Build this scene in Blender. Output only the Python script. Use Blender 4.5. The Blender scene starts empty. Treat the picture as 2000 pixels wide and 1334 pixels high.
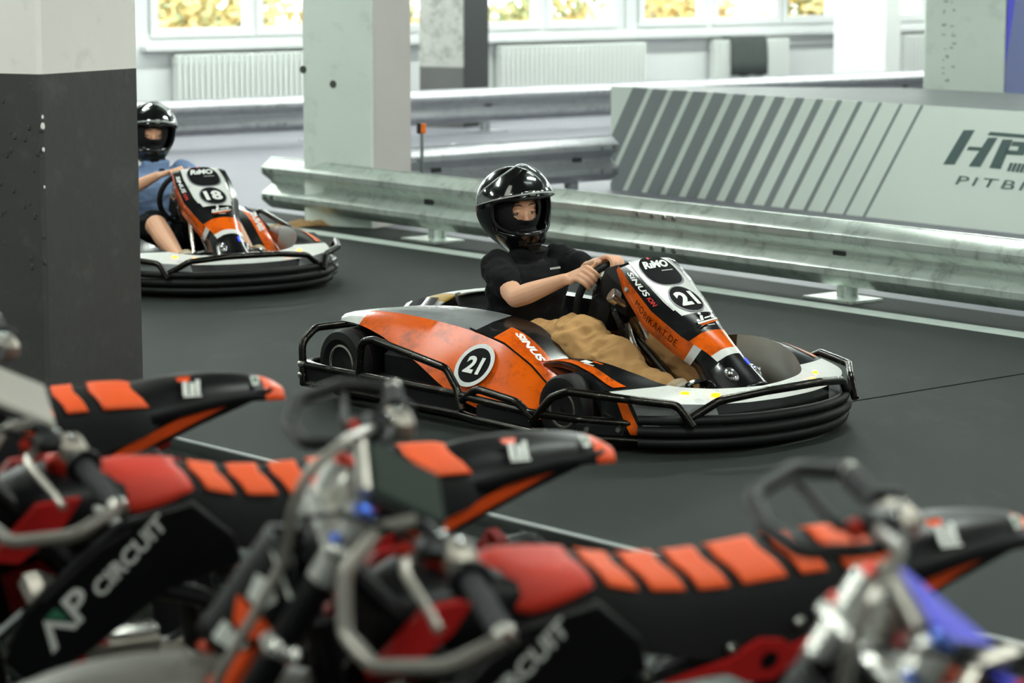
import bpy, bmesh, math, random
from mathutils import Vector, Matrix
random.seed(7)
S = bpy.context.scene
COL = S.collection
# ------------------------------------------------------------------ camera, world, exposure
cam_d = bpy.data.cameras.new('camera'); cam = bpy.data.objects.new('camera', cam_d); COL.objects.link(cam)
cam_d.sensor_width = 36.0; cam_d.lens = 90.0; cam_d.clip_end = 400
cam.location = (0, 0, 1.77)
cam.rotation_euler = (math.radians(90) - math.atan(757 / 5000), 0, 0)
cam_d.dof.use_dof = True; cam_d.dof.focus_distance = 10.0; cam_d.dof.aperture_fstop = 3.2
S.camera = cam
S.view_settings.view_transform = 'Standard'; S.view_settings.look = 'None'
S.view_settings.gamma = 1.0; S.view_settings.use_curve_mapping = False
S.view_settings.exposure = 0.9
world = bpy.data.worlds.new('overcast_sky'); S.world = world; world.use_nodes = True
bg = world.node_tree.nodes['Background']; bg.inputs[0].default_value = (0.93, 0.97, 1.0, 1); bg.inputs[1].default_value = 2.6
LAMP = 78.0

# ------------------------------------------------------------------ helpers
def lin(c):
    c = c / 255.0
    return c / 12.92 if c <= 0.04045 else ((c + 0.055) / 1.055) ** 2.4
MATS = {}
def mat(name, rgb, rough=0.5, metal=0.0, vary=0.12, scale=9.0, bump=0.0, coat=0.0, dirt=None, dirt_amt=0.0, emit=0.0, stretch=(1, 1, 1), spec=0.5, rvar=0.08):
    if name in MATS: return MATS[name]
    m = bpy.data.materials.new(name); m.use_nodes = True; MATS[name] = m
    nt = m.node_tree; N = nt.nodes; L = nt.links
    p = N['Principled BSDF']
    col = (lin(rgb[0]), lin(rgb[1]), lin(rgb[2]), 1)
    tc = N.new('ShaderNodeTexCoord'); mp = N.new('ShaderNodeMapping'); mp.inputs['Scale'].default_value = stretch
    L.new(tc.outputs['Object'], mp.inputs['Vector'])
    nz = N.new('ShaderNodeTexNoise'); nz.inputs['Scale'].default_value = scale; nz.inputs['Detail'].default_value = 5
    L.new(mp.outputs['Vector'], nz.inputs['Vector'])
    mx = N.new('ShaderNodeMix'); mx.data_type = 'RGBA'
    mx.inputs[6].default_value = tuple(c * (1 - vary) for c in col[:3]) + (1,)
    mx.inputs[7].default_value = tuple(min(1, c * (1 + vary)) for c in col[:3]) + (1,)
    L.new(nz.outputs['Fac'], mx.inputs[0])
    out = mx.outputs[2]
    if dirt:
        n2 = N.new('ShaderNodeTexNoise'); n2.inputs['Scale'].default_value = scale * 1.7; n2.inputs['Detail'].default_value = 9
        n2.inputs['Roughness'].default_value = 0.7
        L.new(mp.outputs['Vector'], n2.inputs['Vector'])
        cr = N.new('ShaderNodeValToRGB'); cr.color_ramp.elements[0].position = 0.60 - 0.18 * dirt_amt; cr.color_ramp.elements[1].position = 0.66
        L.new(n2.outputs['Fac'], cr.inputs[0])
        ml = N.new('ShaderNodeMath'); ml.operation = 'MULTIPLY'; ml.inputs[1].default_value = min(1, dirt_amt)
        L.new(cr.outputs[0], ml.inputs[0])
        m2 = N.new('ShaderNodeMix'); m2.data_type = 'RGBA'; L.new(ml.outputs[0], m2.inputs[0]); L.new(out, m2.inputs[6])
        m2.inputs[7].default_value = (lin(dirt[0]), lin(dirt[1]), lin(dirt[2]), 1); out = m2.outputs[2]
    L.new(out, p.inputs['Base Color'])
    rr = N.new('ShaderNodeMapRange'); rr.inputs[3].default_value = max(0.02, rough - rvar); rr.inputs[4].default_value = min(1, rough + rvar)
    L.new(nz.outputs['Fac'], rr.inputs[0]); L.new(rr.outputs[0], p.inputs['Roughness'])
    p.inputs['Metallic'].default_value = metal; p.inputs['Coat Weight'].default_value = coat; p.inputs['Coat Roughness'].default_value = 0.08
    p.inputs['Specular IOR Level'].default_value = spec
    if bump:
        b = N.new('ShaderNodeBump'); b.inputs['Strength'].default_value = bump; b.inputs['Distance'].default_value = 0.01
        n3 = N.new('ShaderNodeTexNoise'); n3.inputs['Scale'].default_value = scale * 4; n3.inputs['Detail'].default_value = 6
        L.new(mp.outputs['Vector'], n3.inputs['Vector']); L.new(n3.outputs['Fac'], b.inputs['Height']); L.new(b.outputs[0], p.inputs['Normal'])
    if emit:
        p.inputs['Emission Color'].default_value = col; p.inputs['Emission Strength'].default_value = emit
    return m
def glass(name, tint=(1, 1, 1), gloss=0.06, rough=0.02, gcol=(1, 1, 1)):
    if name in MATS: return MATS[name]
    m = bpy.data.materials.new(name); m.use_nodes = True; MATS[name] = m
    nt = m.node_tree; N = nt.nodes; L = nt.links
    for n in list(N):
        if n.type == 'BSDF_PRINCIPLED': N.remove(n)
    t = N.new('ShaderNodeBsdfTransparent'); t.inputs[0].default_value = (*tint, 1)
    g = N.new('ShaderNodeBsdfGlossy'); g.inputs['Roughness'].default_value = rough; g.inputs[0].default_value = (*gcol, 1)
    lw = N.new('ShaderNodeLayerWeight'); pw = N.new('ShaderNodeMath'); pw.operation = 'POWER'; pw.inputs[1].default_value = 5.0; L.new(lw.outputs['Facing'], pw.inputs[0])
    ad = N.new('ShaderNodeMath'); ad.operation = 'MULTIPLY_ADD'; ad.inputs[1].default_value = 0.8; ad.inputs[2].default_value = gloss; L.new(pw.outputs[0], ad.inputs[0])
    mx = N.new('ShaderNodeMixShader'); L.new(ad.outputs[0], mx.inputs[0]); L.new(t.outputs[0], mx.inputs[1]); L.new(g.outputs[0], mx.inputs[2])
    L.new(mx.outputs[0], N['Material Output'].inputs[0])
    return m

def link(o, parent=None, label=None, cat=None, group=None, kind=None):
    COL.objects.link(o)
    if parent is not None: o.parent = parent
    if label: o['label'] = label
    if cat: o['category'] = cat
    if group: o['group'] = group
    if kind: o['kind'] = kind
    return o
def empty(name, loc, rz=0.0, label=None, cat=None, group=None, kind=None, rot=None):
    o = bpy.data.objects.new(name, None); o.location = loc; o.rotation_euler = rot if rot else (0, 0, rz)
    o.empty_display_size = 0.1
    return link(o, None, label, cat, group, kind)
def mesh(name, v, f, m, parent=None, smooth=False, mi=None, fix=True, **kw):
    me = bpy.data.meshes.new(name); me.from_pydata([tuple(p) for p in v], [], f)
    ms = m if isinstance(m, (list, tuple)) else [m]
    for x in ms: me.materials.append(x)
    if mi:
        for p, i in zip(me.polygons, mi): p.material_index = i
    if fix:
        bm = bmesh.new(); bm.from_mesh(me); bmesh.ops.recalc_face_normals(bm, faces=bm.faces); bm.to_mesh(me); bm.free()
    if smooth:
        for p in me.polygons: p.use_smooth = True
        if smooth != True: me.set_sharp_from_angle(angle=math.radians(smooth))
    me.update()
    return link(bpy.data.objects.new(name, me), parent, **kw)
class MB:
    """collects shapes of ONE part into one mesh"""
    def __init__(s): s.v = []; s.f = []; s.mi = []
    def add(s, v, f, mi=0):
        o = len(s.v); s.v += [Vector(p) for p in v]
        for q in f: s.f.append(tuple(i + o for i in q)); s.mi.append(mi)
        return s
    def box(s, c, d, R=None, mi=0):
        h = [x / 2 for x in d]; v = []
        for sx in (-1, 1):
            for sy in (-1, 1):
                for sz in (-1, 1):
                    p = Vector((sx * h[0], sy * h[1], sz * h[2]))
                    v.append((R @ p if R else p) + Vector(c))
        return s.add(v, [(0, 1, 3, 2), (4, 6, 7, 5), (0, 4, 5, 1), (2, 3, 7, 6), (0, 2, 6, 4), (1, 5, 7, 3)], mi)
    def rbox(s, c, d, b=0.005, R=None, mi=0):
        h = [x / 2 for x in d]; b = min(b, *[x * 0.98 for x in h]); ring = []
        v = []; f = []
        n = 3
        prof = [(sx * (h[0] - b) + b * math.cos(a) * sx0, sy * (h[1] - b) + b * math.sin(a) * sy0) for (sx, sy, a0) in ((1, 1, 0), (-1, 1, 90), (-1, -1, 180), (1, -1, 270)) for k in range(n) for (a, sx0, sy0) in [(math.radians(a0 + 90 * k / (n - 1)), 1, 1)]]
        rings = [(-h[2], -b), (-h[2] + b, 0), (h[2] - b, 0), (h[2], -b)]
        for z, ins in rings:
            for (x, y) in prof:
                k = Vector((x, y, 0)); 
                if ins: k = Vector((max(-h[0] + b, min(h[0] - b, x)), max(-h[1] + b, min(h[1] - b, y)), 0))
                p = Vector((k.x, k.y, z)); v.append((R @ p if R else p) + Vector(c))
        m = len(prof)
        for r in range(3):
            for k in range(m): f.append((r * m + k, r * m + (k + 1) % m, (r + 1) * m + (k + 1) % m, (r + 1) * m + k))
        f.append(tuple(range(m))[::-1]); f.append(tuple(range(3 * m, 4 * m)))
        return s.add(v, f, mi)
    def tube(s, pts, r, n=10, mi=0, closed=False, fillet=0.0, cap=True):
        pts = [Vector(p) for p in pts]
        if fillet and isinstance(r, (list, tuple)):
            fp = crom([tuple(p) + (q,) for p, q in zip(pts, r)], 5); pts = [Vector(p[:3]) for p in fp]; r = [p[3] for p in fp]
        elif fillet: pts = fillet_path(pts, fillet, closed)
        v, f = sweep(pts, r, n, closed, cap); return s.add(v, f, mi)
    def lathe(s, prof, c=(0, 0, 0), axis=(0, 0, 1), n=24, mi=0, mis=None):
        ax = Vector(axis).normalized(); q = ax.to_track_quat('Z', 'Y'); c = Vector(c)
        v = []; f = []
        for (r, z) in prof:
            for k in range(n):
                a = 2 * math.pi * k / n; v.append(q @ Vector((r * math.cos(a), r * math.sin(a), z)) + c)
        o0 = len(s.v); s.v += v
        for i in range(len(prof) - 1):
            for k in range(n):
                s.f.append(tuple(o0 + j for j in (i * n + k, i * n + (k + 1) % n, (i + 1) * n + (k + 1) % n, (i + 1) * n + k))); s.mi.append(mis[i] if mis else mi)
        for e in (0, len(prof) - 1):
            if prof[e][0] > 1e-4: s.f.append(tuple(o0 + e * n + k for k in range(n))); s.mi.append(mis[min(e, len(mis) - 1)] if mis else mi)
        return s
    def loft(s, rings, closed=True, cap=True, mi=0, mif=None):
        n = len(rings[0]); v = [p for r in rings for p in r]; o0 = len(s.v); s.v += [Vector(p) for p in v]
        for i in range(len(rings) - 1):
            for k in range(n if closed else n - 1):
                s.f.append(tuple(o0 + j for j in (i * n + k, i * n + (k + 1) % n, (i + 1) * n + (k + 1) % n, (i + 1) * n + k))); s.mi.append(mif(i, k) if mif else mi)
        if cap and closed:
            s.f.append(tuple(o0 + k for k in range(n))); s.mi.append(mif(0, 0) if mif else mi)
            s.f.append(tuple(o0 + (len(rings) - 1) * n + k for k in range(n))); s.mi.append(mif(len(rings) - 2, 0) if mif else mi)
        return s
    def plate(s, poly, org, U, V, th, mi=0):
        """flat polygon (u,v) extruded both ways by th/2 along U x V"""
        U = Vector(U); V = Vector(V); Nn = U.cross(V).normalized(); org = Vector(org); n = len(poly)
        v = [org + U * a + V * b + Nn * (th / 2) for a, b in poly] + [org + U * a + V * b - Nn * (th / 2) for a, b in poly]
        f = [tuple(range(n)), tuple(range(2 * n - 1, n - 1, -1))] + [(k, n + k, n + (k + 1) % n, (k + 1) % n) for k in range(n)]
        return s.add(v, f, mi)
    def ball(s, c, r, n=10, mi=0, sc=(1, 1, 1), R=None):
        v = []; f = []; m = n // 2
        for i in range(m + 1):
            t = math.pi * i / m
            for k in range(n):
                a = 2 * math.pi * k / n; p = Vector((r * math.sin(t) * math.cos(a) * sc[0], r * math.sin(t) * math.sin(a) * sc[1], r * math.cos(t) * sc[2]))
                v.append((R @ p if R else p) + Vector(c))
        for i in range(m):
            for k in range(n): f.append((i * n + k, i * n + (k + 1) % n, (i + 1) * n + (k + 1) % n, (i + 1) * n + k))
        return s.add(v, f, mi)
    def build(s, name, m, parent=None, smooth=35, weld=False, **kw):
        o = mesh(name, s.v, s.f, m, parent, smooth, s.mi, **kw)
        if weld:
            bm = bmesh.new(); bm.from_mesh(o.data); bmesh.ops.remove_doubles(bm, verts=bm.verts, dist=1e-5); bmesh.ops.recalc_face_normals(bm, faces=bm.faces); bm.to_mesh(o.data); bm.free()
        return o
def fillet_path(pts, r, closed=False):
    out = []; n = len(pts)
    for i, p in enumerate(pts):
        if not closed and i in (0, n - 1): out.append(p); continue
        a = pts[i - 1]; b = pts[(i + 1) % n]
        u = (a - p); w = (b - p); lu, lw = u.length, w.length
        if lu < 1e-6 or lw < 1e-6: out.append(p); continue
        u /= lu; w /= lw; ang = u.angle(w)
        if ang > 3.05: out.append(p); continue
        d = min(r / max(0.2, math.tan(ang / 2)), lu * 0.48, lw * 0.48)
        for k in range(6):
            t = k / 5; out.append((p + u * d) * (1 - t) ** 2 + p * 2 * t * (1 - t) + (p + w * d) * t * t)
    return out
def sweep(pts, r, n=10, closed=False, cap=True):
    m = len(pts); v = []; f = []
    rs = r if isinstance(r, (list, tuple)) else [r] * m
    T = []
    for i in range(m):
        a = pts[i - 1] if (closed or i > 0) else pts[i]; b = pts[(i + 1) % m] if (closed or i < m - 1) else pts[i]
        T.append((b - a).normalized())
    up = Vector((0, 0, 1)) if abs(T[0].z) < 0.9 else Vector((1, 0, 0))
    nrm = (up - T[0] * up.dot(T[0])).normalized()
    for i in range(m):
        nrm = nrm - T[i] * nrm.dot(T[i])
        nrm = nrm.normalized() if nrm.length > 1e-6 else T[i].orthogonal().normalized()
        bi = T[i].cross(nrm)
        for k in range(n):
            a = 2 * math.pi * k / n; v.append(pts[i] + (nrm * math.cos(a) + bi * math.sin(a)) * rs[i])
    for i in range(m if closed else m - 1):
        j = (i + 1) % m
        for k in range(n): f.append((i * n + k, i * n + (k + 1) % n, j * n + (k + 1) % n, j * n + k))
    if cap and not closed: f.append(tuple(range(n))[::-1]); f.append(tuple((m - 1) * n + k for k in range(n)))
    return v, f
def lerp(a, b, t): return a + (b - a) * t
def table(rows, t):
    """piecewise smooth interpolation of rows [(t, v...)]"""
    if t <= rows[0][0]: return rows[0][1:]
    for a, b in zip(rows, rows[1:]):
        if t <= b[0]:
            k = (t - a[0]) / (b[0] - a[0]); return tuple(lerp(x, y, k) for x, y in zip(a[1:], b[1:]))
    return rows[-1][1:]
def crom(rows, n):
    """catmull-rom resample of a list of equal-length tuples, n steps per span"""
    out = []
    P = [rows[0]] + list(rows) + [rows[-1]]
    for i in range(1, len(P) - 2):
        for k in range(n):
            t = k / n
            out.append(tuple(0.5 * (2 * b + (c - a) * t + (2 * a - 5 * b + 4 * c - d) * t * t + (3 * b - a - 3 * c + d) * t ** 3) for a, b, c, d in zip(P[i - 1], P[i], P[i + 1], P[i + 2])))
    out.append(tuple(rows[-1])); return out
_tc = {}
def text_polys(body, bold=0.0, shear=0.0, space=1.0):
    key = (body, bold, shear, space)
    if key not in _tc:
        cu = bpy.data.curves.new('lettering', 'FONT'); cu.body = body; cu.offset = bold; cu.shear = shear; cu.space_character = space; cu.resolution_u = 3
        o = bpy.data.objects.new('lettering', cu); COL.objects.link(o)
        dg = bpy.context.evaluated_depsgraph_get(); me = o.evaluated_get(dg).to_mesh()
        v = [p.co.copy() for p in me.vertices]; f = [tuple(p.vertices) for p in me.polygons]
        o.evaluated_get(dg).to_mesh_clear(); bpy.data.objects.remove(o); bpy.data.curves.remove(cu)
        x0 = min(p.x for p in v); x1 = max(p.x for p in v); y0 = min(p.y for p in v); y1 = max(p.y for p in v)
        _tc[key] = ([((p.x - x0) / (y1 - y0), (p.y - y0) / (y1 - y0)) for p in v], f, (x1 - x0) / (y1 - y0))
    return _tc[key]
def letter(name, body, parent, m, org, right, up, h, w=None, off=0.002, bold=0.0, shear=0.0, center=False, wrap=None, space=1.0):
    """flat lettering lying on a surface; wrap(u,v)->point for curved surfaces"""
    v, f, asp = text_polys(body, bold, shear, space); w = w or asp * h
    R = Vector(right).normalized(); U = Vector(up); U = (U - R * U.dot(R)).normalized(); Nn = R.cross(U)
    org = Vector(org) - ((R * w / 2 + U * h / 2) if center else Vector((0, 0, 0)))
    P = []
    for a, b in v:
        p = org + R * (a / asp * w) + U * (b * h); P.append((wrap(p) if wrap else p) + Nn * off)
    return mesh(name, P, f, m, parent, fix=False)
def disc(name, parent, m, org, right, up, rx, ry=None, off=0.002, n=36, r_in=0.0):
    ry = ry or rx; R = Vector(right).normalized(); U = Vector(up); U = (U - R * U.dot(R)).normalized(); Nn = R.cross(U); org = Vector(org) + Nn * off
    v = [org + R * rx * math.cos(2 * math.pi * k / n) + U * ry * math.sin(2 * math.pi * k / n) for k in range(n)]
    if r_in:
        v += [org + (R * rx * math.cos(2 * math.pi * k / n) + U * ry * math.sin(2 * math.pi * k / n)) * r_in for k in range(n)]
        f = [(k, (k + 1) % n, n + (k + 1) % n, n + k) for k in range(n)]
    else: f = [tuple(range(n))]
    return mesh(name, v, f, m, parent, fix=False)
def decal(name, parent, m, org, right, up, polys, off=0.002):
    R = Vector(right).normalized(); U = Vector(up); U = (U - R * U.dot(R)).normalized(); Nn = R.cross(U); org = Vector(org) + Nn * off
    v = []; f = []
    for q in polys:
        o = len(v); v += [org + R * a + U * b for a, b in q]; f.append(tuple(range(o, o + len(q))))
    return mesh(name, v, f, m, parent, fix=False)
def copy_tree(o, parent=None):
    c = o.copy(); COL.objects.link(c); c.parent = parent
    for ch in o.children: copy_tree(ch, c)
    return c
# ------------------------------------------------------------------ the hall
m_wall = mat('white_plaster', (206, 208, 208), 0.85, scale=2, bump=0.15, vary=0.05)
m_ceil = mat('dark_ceiling_paint', (74, 76, 75), 0.9, scale=2, vary=0.05)
m_floor = mat('dark_coated_asphalt', (43, 47, 45), 0.7, scale=0.9, vary=0.25, bump=0.06, stretch=(1.4, 0.5, 1), rvar=0.12, spec=0.1, dirt=(66, 71, 68), dirt_amt=0.3)
m_frame = mat('white_window_pvc', (214, 216, 216), 0.4, scale=3, vary=0.03)
m_glass = glass('window_glass', (1, 1, 1), 0.03)
fl = mesh('floor', [(-14, -6, 0), (26, -6, 0), (26, 46, 0), (-14, 46, 0)], [(0, 1, 2, 3)], m_floor, kind='structure')
# back wall frame: s along the wall, d into the hall, z up
W0 = Vector((-3.8, 26.0, 0)); WD = Vector((math.cos(math.radians(37.8)), math.sin(math.radians(37.8)), 0)); WN = Vector((WD.y, -WD.x, 0))
def WP(s, d, z): return W0 + WD * s + WN * d + Vector((0, 0, z))
WR = Matrix((WD, -WN, Vector((0, 0, 1)))).transposed()
def wbox(mb, s0, s1, d0, d1, z0, z1, mi=0):
    return mb.box(WP((s0 + s1) / 2, (d0 + d1) / 2, (z0 + z1) / 2), (s1 - s0, d1 - d0, z1 - z0), WR, mi)
CEIL = 3.7
wins = [(-2.9, -0.15, [(-2.8, -1.5), (-1.44, -0.25)]), (0.10, 2.80, [(0.20, 1.44), (1.46, 2.70)]), (3.05, 6.50, [(3.15, 4.20), (4.27, 5.28), (5.34, 6.40)]),
        (6.62, 10.05, [(6.72, 7.80), (7.88, 9.00), (9.02, 9.95)]), (10.25, 12.70, [(10.35, 11.55), (11.60, 12.60)]), (12.95, 15.6, [(13.05, 14.3), (14.35, 15.5)])]
mb = MB(); last = -12.0
for (a, b, cs) in wins:
    wbox(mb, last, a, -0.35, 0, 0, CEIL); wbox(mb, a, b, -0.35, 0, 0, 0.90); wbox(mb, a, b, -0.35, 0, 2.75, CEIL); last = b
wbox(mb, last, 24.0, -0.35, 0, 0, CEIL)
mb.build('wall_back', m_wall, smooth=False, kind='structure')
for i, (a, b, cs) in enumerate(wins):
    w = empty('window_%d' % (i + 1), WP((a + b) / 2, -0.1, 0.9), kind='structure'); inv = Matrix.Translation(-w.location)
    def loc(mb): mb.v = [p - w.location for p in mb.v]; return mb
    q = MB(); wbox(q, a, b, -0.20, -0.06, 0.90, 0.96); wbox(q, a, b, -0.20, -0.06, 2.69, 2.75); wbox(q, a, a + 0.08, -0.20, -0.06, 0.96, 2.69); wbox(q, b - 0.08, b, -0.20, -0.06, 0.96, 2.69)
    loc(q).build('window_frame', m_frame, w, smooth=False)
    for (c0, c1) in cs:
        q = MB(); fw = 0.085
        wbox(q, c0, c1, -0.16, -0.03, 0.93, 0.93 + fw); wbox(q, c0, c1, -0.16, -0.03, 2.70 - fw, 2.70)
        wbox(q, c0, c0 + fw, -0.16, -0.03, 0.93 + fw, 2.70 - fw); wbox(q, c1 - fw, c1, -0.16, -0.03, 0.93 + fw, 2.70 - fw)
        sash = loc(q).build('sash', m_frame, w, smooth=False)
        q = MB(); wbox(q, c0 + fw, c1 - fw, -0.105, -0.095, 0.93 + fw, 2.70 - fw); loc(q).build('pane', m_glass, sash, smooth=False)
    q = MB(); wbox(q, a - 0.05, b + 0.05, -0.06, 0.14, 0.80, 0.845); loc(q).build('window_sill', m_frame, w, smooth=False)
# other walls and the ceiling
def wall(name, a, b):
    a = Vector((*a, 0)); b = Vector((*b, 0)); d = (b - a).normalized(); n = Vector((-d.y, d.x, 0)) * 0.2
    v = [a, b, b + n, a + n]; v = v + [p + Vector((0, 0, CEIL)) for p in v]
    mesh(name, v, [(0, 1, 2, 3), (4, 5, 6, 7), (0, 1, 5, 4), (1, 2, 6, 5), (2, 3, 7, 6), (3, 0, 4, 7)], m_wall, kind='structure')
pL = WP(-12, 0, 0); pR = WP(24, 0, 0)
wall('wall_left', (pL.x, -6.0), (pL.x, pL.y)); wall('wall_right', (pR.x, pR.y), (pR.x, -6.0)); wall('wall_front', (pR.x, -6.0), (pL.x, -6.0))
# the floor is paler behind the near guardrail, up to the window wall
def on_line(x): return 15.898 + .40 - (x + .511) * .780 / .626
xr = pR.x; fl.data.clear_geometry(); fl.data.from_pydata([(pL.x, -6, 0), (9.5, -6, 0), (9.5, on_line(9.5), 0), (pL.x, on_line(pL.x), 0)], [], [(0, 1, 2, 3)])
m_floor2 = mat('pale_grey_floor', (108, 108, 116), 0.5, scale=0.8, vary=0.12, bump=0.04, spec=.4)
mesh('floor', [(pL.x, on_line(pL.x), 0), (9.5, on_line(9.5), 0), (9.5, -6, 0), (xr, -6, 0), (xr, pR.y, 0), (pL.x, max(pL.y, on_line(pL.x)), 0)], [(0, 1, 2, 3, 4, 5)], m_floor2, kind='structure')
mesh('ceiling', [(pL.x, -6, CEIL), (pR.x, -6, CEIL), (pR.x, pR.y, CEIL), (pL.x, pL.y, CEIL), (pL.x, -6, CEIL + .2), (pR.x, -6, CEIL + .2), (pR.x, pR.y, CEIL + .2), (pL.x, pL.y, CEIL + .2)],
     [(0, 1, 2, 3), (4, 5, 6, 7), (0, 1, 5, 4), (1, 2, 6, 5), (2, 3, 7, 6), (3, 0, 4, 7)], m_ceil, kind='structure')
# painted line along the near guardrail
m_line = mat('worn_white_floor_paint', (168, 178, 171), 0.7, scale=5, vary=0.1, dirt=(95, 100, 97), dirt_amt=0.25)
A = Vector((-1.25, 16.35, 0)); D = Vector((2.40 + 1.25, 11.88 - 16.35, 0)).normalized(); Nn = Vector((-D.y, D.x, 0))
pts = [A - D * 1.2, A + D * 12]; q = MB()
for a, b in zip([pts[0] + D * 13.2 * k / 12 for k in range(12)], [pts[0] + D * 13.2 * (k + 1) / 12 for k in range(12)]):
    q.add([a - Nn * .075 + Vector((0, 0, .002)), b - Nn * .075 + Vector((0, 0, .002)), b + Nn * .075 + Vector((0, 0, .002)), a + Nn * .075 + Vector((0, 0, .002))], [(0, 1, 2, 3)])
q.build('trim_1', m_line, smooth=False, kind='structure')

# ------------------------------------------------------------------ ceiling lamps
m_tube = mat('lit_fluorescent_diffuser', (244, 255, 246), 0.5, emit=LAMP, vary=0.0); m_case = mat('lamp_casing_white', (225, 225, 225), 0.5, vary=0.02)
lamp0 = None
spots = [(-7.5 + ix * 4.6, 1.5 + iy * 4.6, 42) for ix in range(5) for iy in range(6)]
spots = [p for p in spots if (Vector((p[0], p[1], 0)) - W0).dot(WN) > 4.0]
spots += [(*WP(-4 + 2.2 * k, 2.2, 0)[:2], 37.8) for k in range(10)]  # unseen extra lamp row, added to brighten the window wall
for x, y, a in spots:
    if lamp0 is None:
        lamp0 = empty('ceiling_lamp', (x, y, CEIL), math.radians(a), 'long white fluorescent lamp fixed under the ceiling', 'lamp', 'fluorescent lamps under the ceiling')
        MB().rbox((0, 0, -0.035), (1.56, 0.16, 0.07), 0.01).build('casing', m_case, lamp0)
        MB().rbox((0, 0, -0.085), (1.50, 0.13, 0.04), 0.018).build('diffuser', m_tube, lamp0)
    else:
        c = copy_tree(lamp0); c.location = (x, y, CEIL); c.rotation_euler = (0, 0, math.radians(a))
        if a < 40: c['label'] = 'unseen fluorescent lamp added to brighten the window wall'; c['group'] = 'added lamps brightening the window wall'
# ------------------------------------------------------------------ pillars
def pillar(name, corner, wl, wr, aL, aR, mats, zsplit=None, label=None, ztop=CEIL, seed=0):
    """corner = nearest edge; left face runs off at angle aL, right face at aR (degrees in plan)"""
    c = Vector((*corner, 0)); l = Vector((math.cos(math.radians(aL)), math.sin(math.radians(aL)), 0)) * wl; r = Vector((math.cos(math.radians(aR)), math.sin(math.radians(aR)), 0)) * wr
    p = empty(name, tuple(c + (l + r) / 2), label=label, kind='structure'); o = Vector(p.location)
    ring = [c, c + r, c + r + l, c + l]
    # small bevel on the corners
    rg = []
    for i in range(4):
        a, b, d = ring[i - 1], ring[i], ring[(i + 1) % 4]; e = 0.012
        rg += [b + (a - b).normalized() * e, b + (d - b).normalized() * e]
    zs = [0, zsplit, ztop] if zsplit else [0, ztop]
    rnd = random.Random(seed)
    for i in range(len(zs) - 1):
        n = len(rg); jit = [0.0] * n
        lo = [q - o + Vector((0, 0, zs[i])) for q in rg]; hi = [q - o + Vector((0, 0, zs[i + 1])) for q in rg]
        MB().loft([lo, hi]).build('pillar_shaft' if len(zs) == 2 else ('painted_base', 'pillar_shaft')[i], mats[i], p, smooth=False)
    return p, c, l, r
m_pw = mat('white_pillar_paint', (244, 238, 232), 0.7, scale=4, vary=0.04, bump=0.1, dirt=(175, 160, 148), dirt_amt=0.15)
m_pg = mat('dark_grey_pillar_paint', (62, 60, 59), 0.55, scale=5, vary=0.14, bump=0.25, dirt=(92, 90, 88), dirt_amt=0.3)
m_pc = mat('pale_green_concrete', (205, 214, 206), 0.75, scale=3, vary=0.06, bump=0.25, dirt=(160, 165, 158), dirt_amt=0.25)
pil, pc, pl_, pr_ = pillar('pillar', (-1.505, 8.2), .53, .525, 152, 62, [m_pg, m_pw], 1.39, 'square pillar with dark grey base and white top behind the motorbikes')
# chips and bumps along the near corner of the grey base
q = MB(); rnd = random.Random(3)
for k in range(46):
    u = rnd.random() ** 1.6 * 0.36; z = rnd.uniform(0.75, 1.36); s = rnd.uniform(0.003, 0.008)
    q.ball(pc + pl_.normalized() * u + Vector((0, 0, z)) - Vector(pil.location), s, 6, sc=(1, 1, 1.5))
q.build('paint_blister', m_pg, pil, kind='stuff')
q = MB()
for z, s in ((1.255, .005), (1.225, .009), (1.15, .006), (1.03, .004)): q.ball(pc + Vector((0.004, 0.0, z)) - Vector(pil.location), s, 8, sc=(.8, .8, 1.4))
q.build('chipped_plaster', m_pw, pil)
p2, c2, l2, r2 = pillar('pillar', (-.905, 16.62), .535, .50, 152, 62, [m_pc], None, 'pale green square pillar standing right behind the near guardrail')
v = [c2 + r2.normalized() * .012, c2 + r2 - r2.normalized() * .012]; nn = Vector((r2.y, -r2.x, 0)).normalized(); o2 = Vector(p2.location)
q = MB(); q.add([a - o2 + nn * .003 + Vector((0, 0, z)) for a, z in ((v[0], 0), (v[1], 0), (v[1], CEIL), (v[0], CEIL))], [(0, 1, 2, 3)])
q.build('grey_side', mat('warm_grey_face', (182, 176, 172), .8, scale=3, vary=.06, bump=.2), p2, smooth=False)  # right face in a warmer, darker grey than the shaft
for (u, z) in ((0.295, 0.93), (0.525, 1.02)):
    a = c2 + l2.normalized() * u + Vector((0, 0, z)) - Vector(p2.location); nn = Vector((l2.y, -l2.x, 0)).normalized() * -1
    if nn.dot(Vector((0, -1, 0))) < 0: nn = -nn
    MB().lathe([(0.0, 0.001), (.024, 0.001), (.026, 0.003)], a, nn, 14).build('drilled_hole', mat('hole_shadowed_concrete', (70, 72, 68), .9), p2)
m_pd = mat('mottled_concrete', (176, 176, 170), 0.8, scale=4.5, vary=0.15, bump=0.3, dirt=(92, 92, 88), dirt_amt=0.7)
m_pb = mat('black_pillar_paint', (44, 46, 47), 0.6, scale=5, vary=0.1)
c3 = Vector((-.50, 26.35, 0))
p3, c3, l3, r3 = pillar('pillar', (-.495, 26.35), .53, .53, 152, 62, [mat('blackened_concrete', (96, 96, 94), .8, scale=4, vary=.2), m_pd], 0.62, 'mottled concrete pillar with one black side by the radiators')
v = [c3 + r3.normalized() * 0.0, c3 + r3]; nn = Vector((r3.y, -r3.x, 0)).normalized(); 
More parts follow.
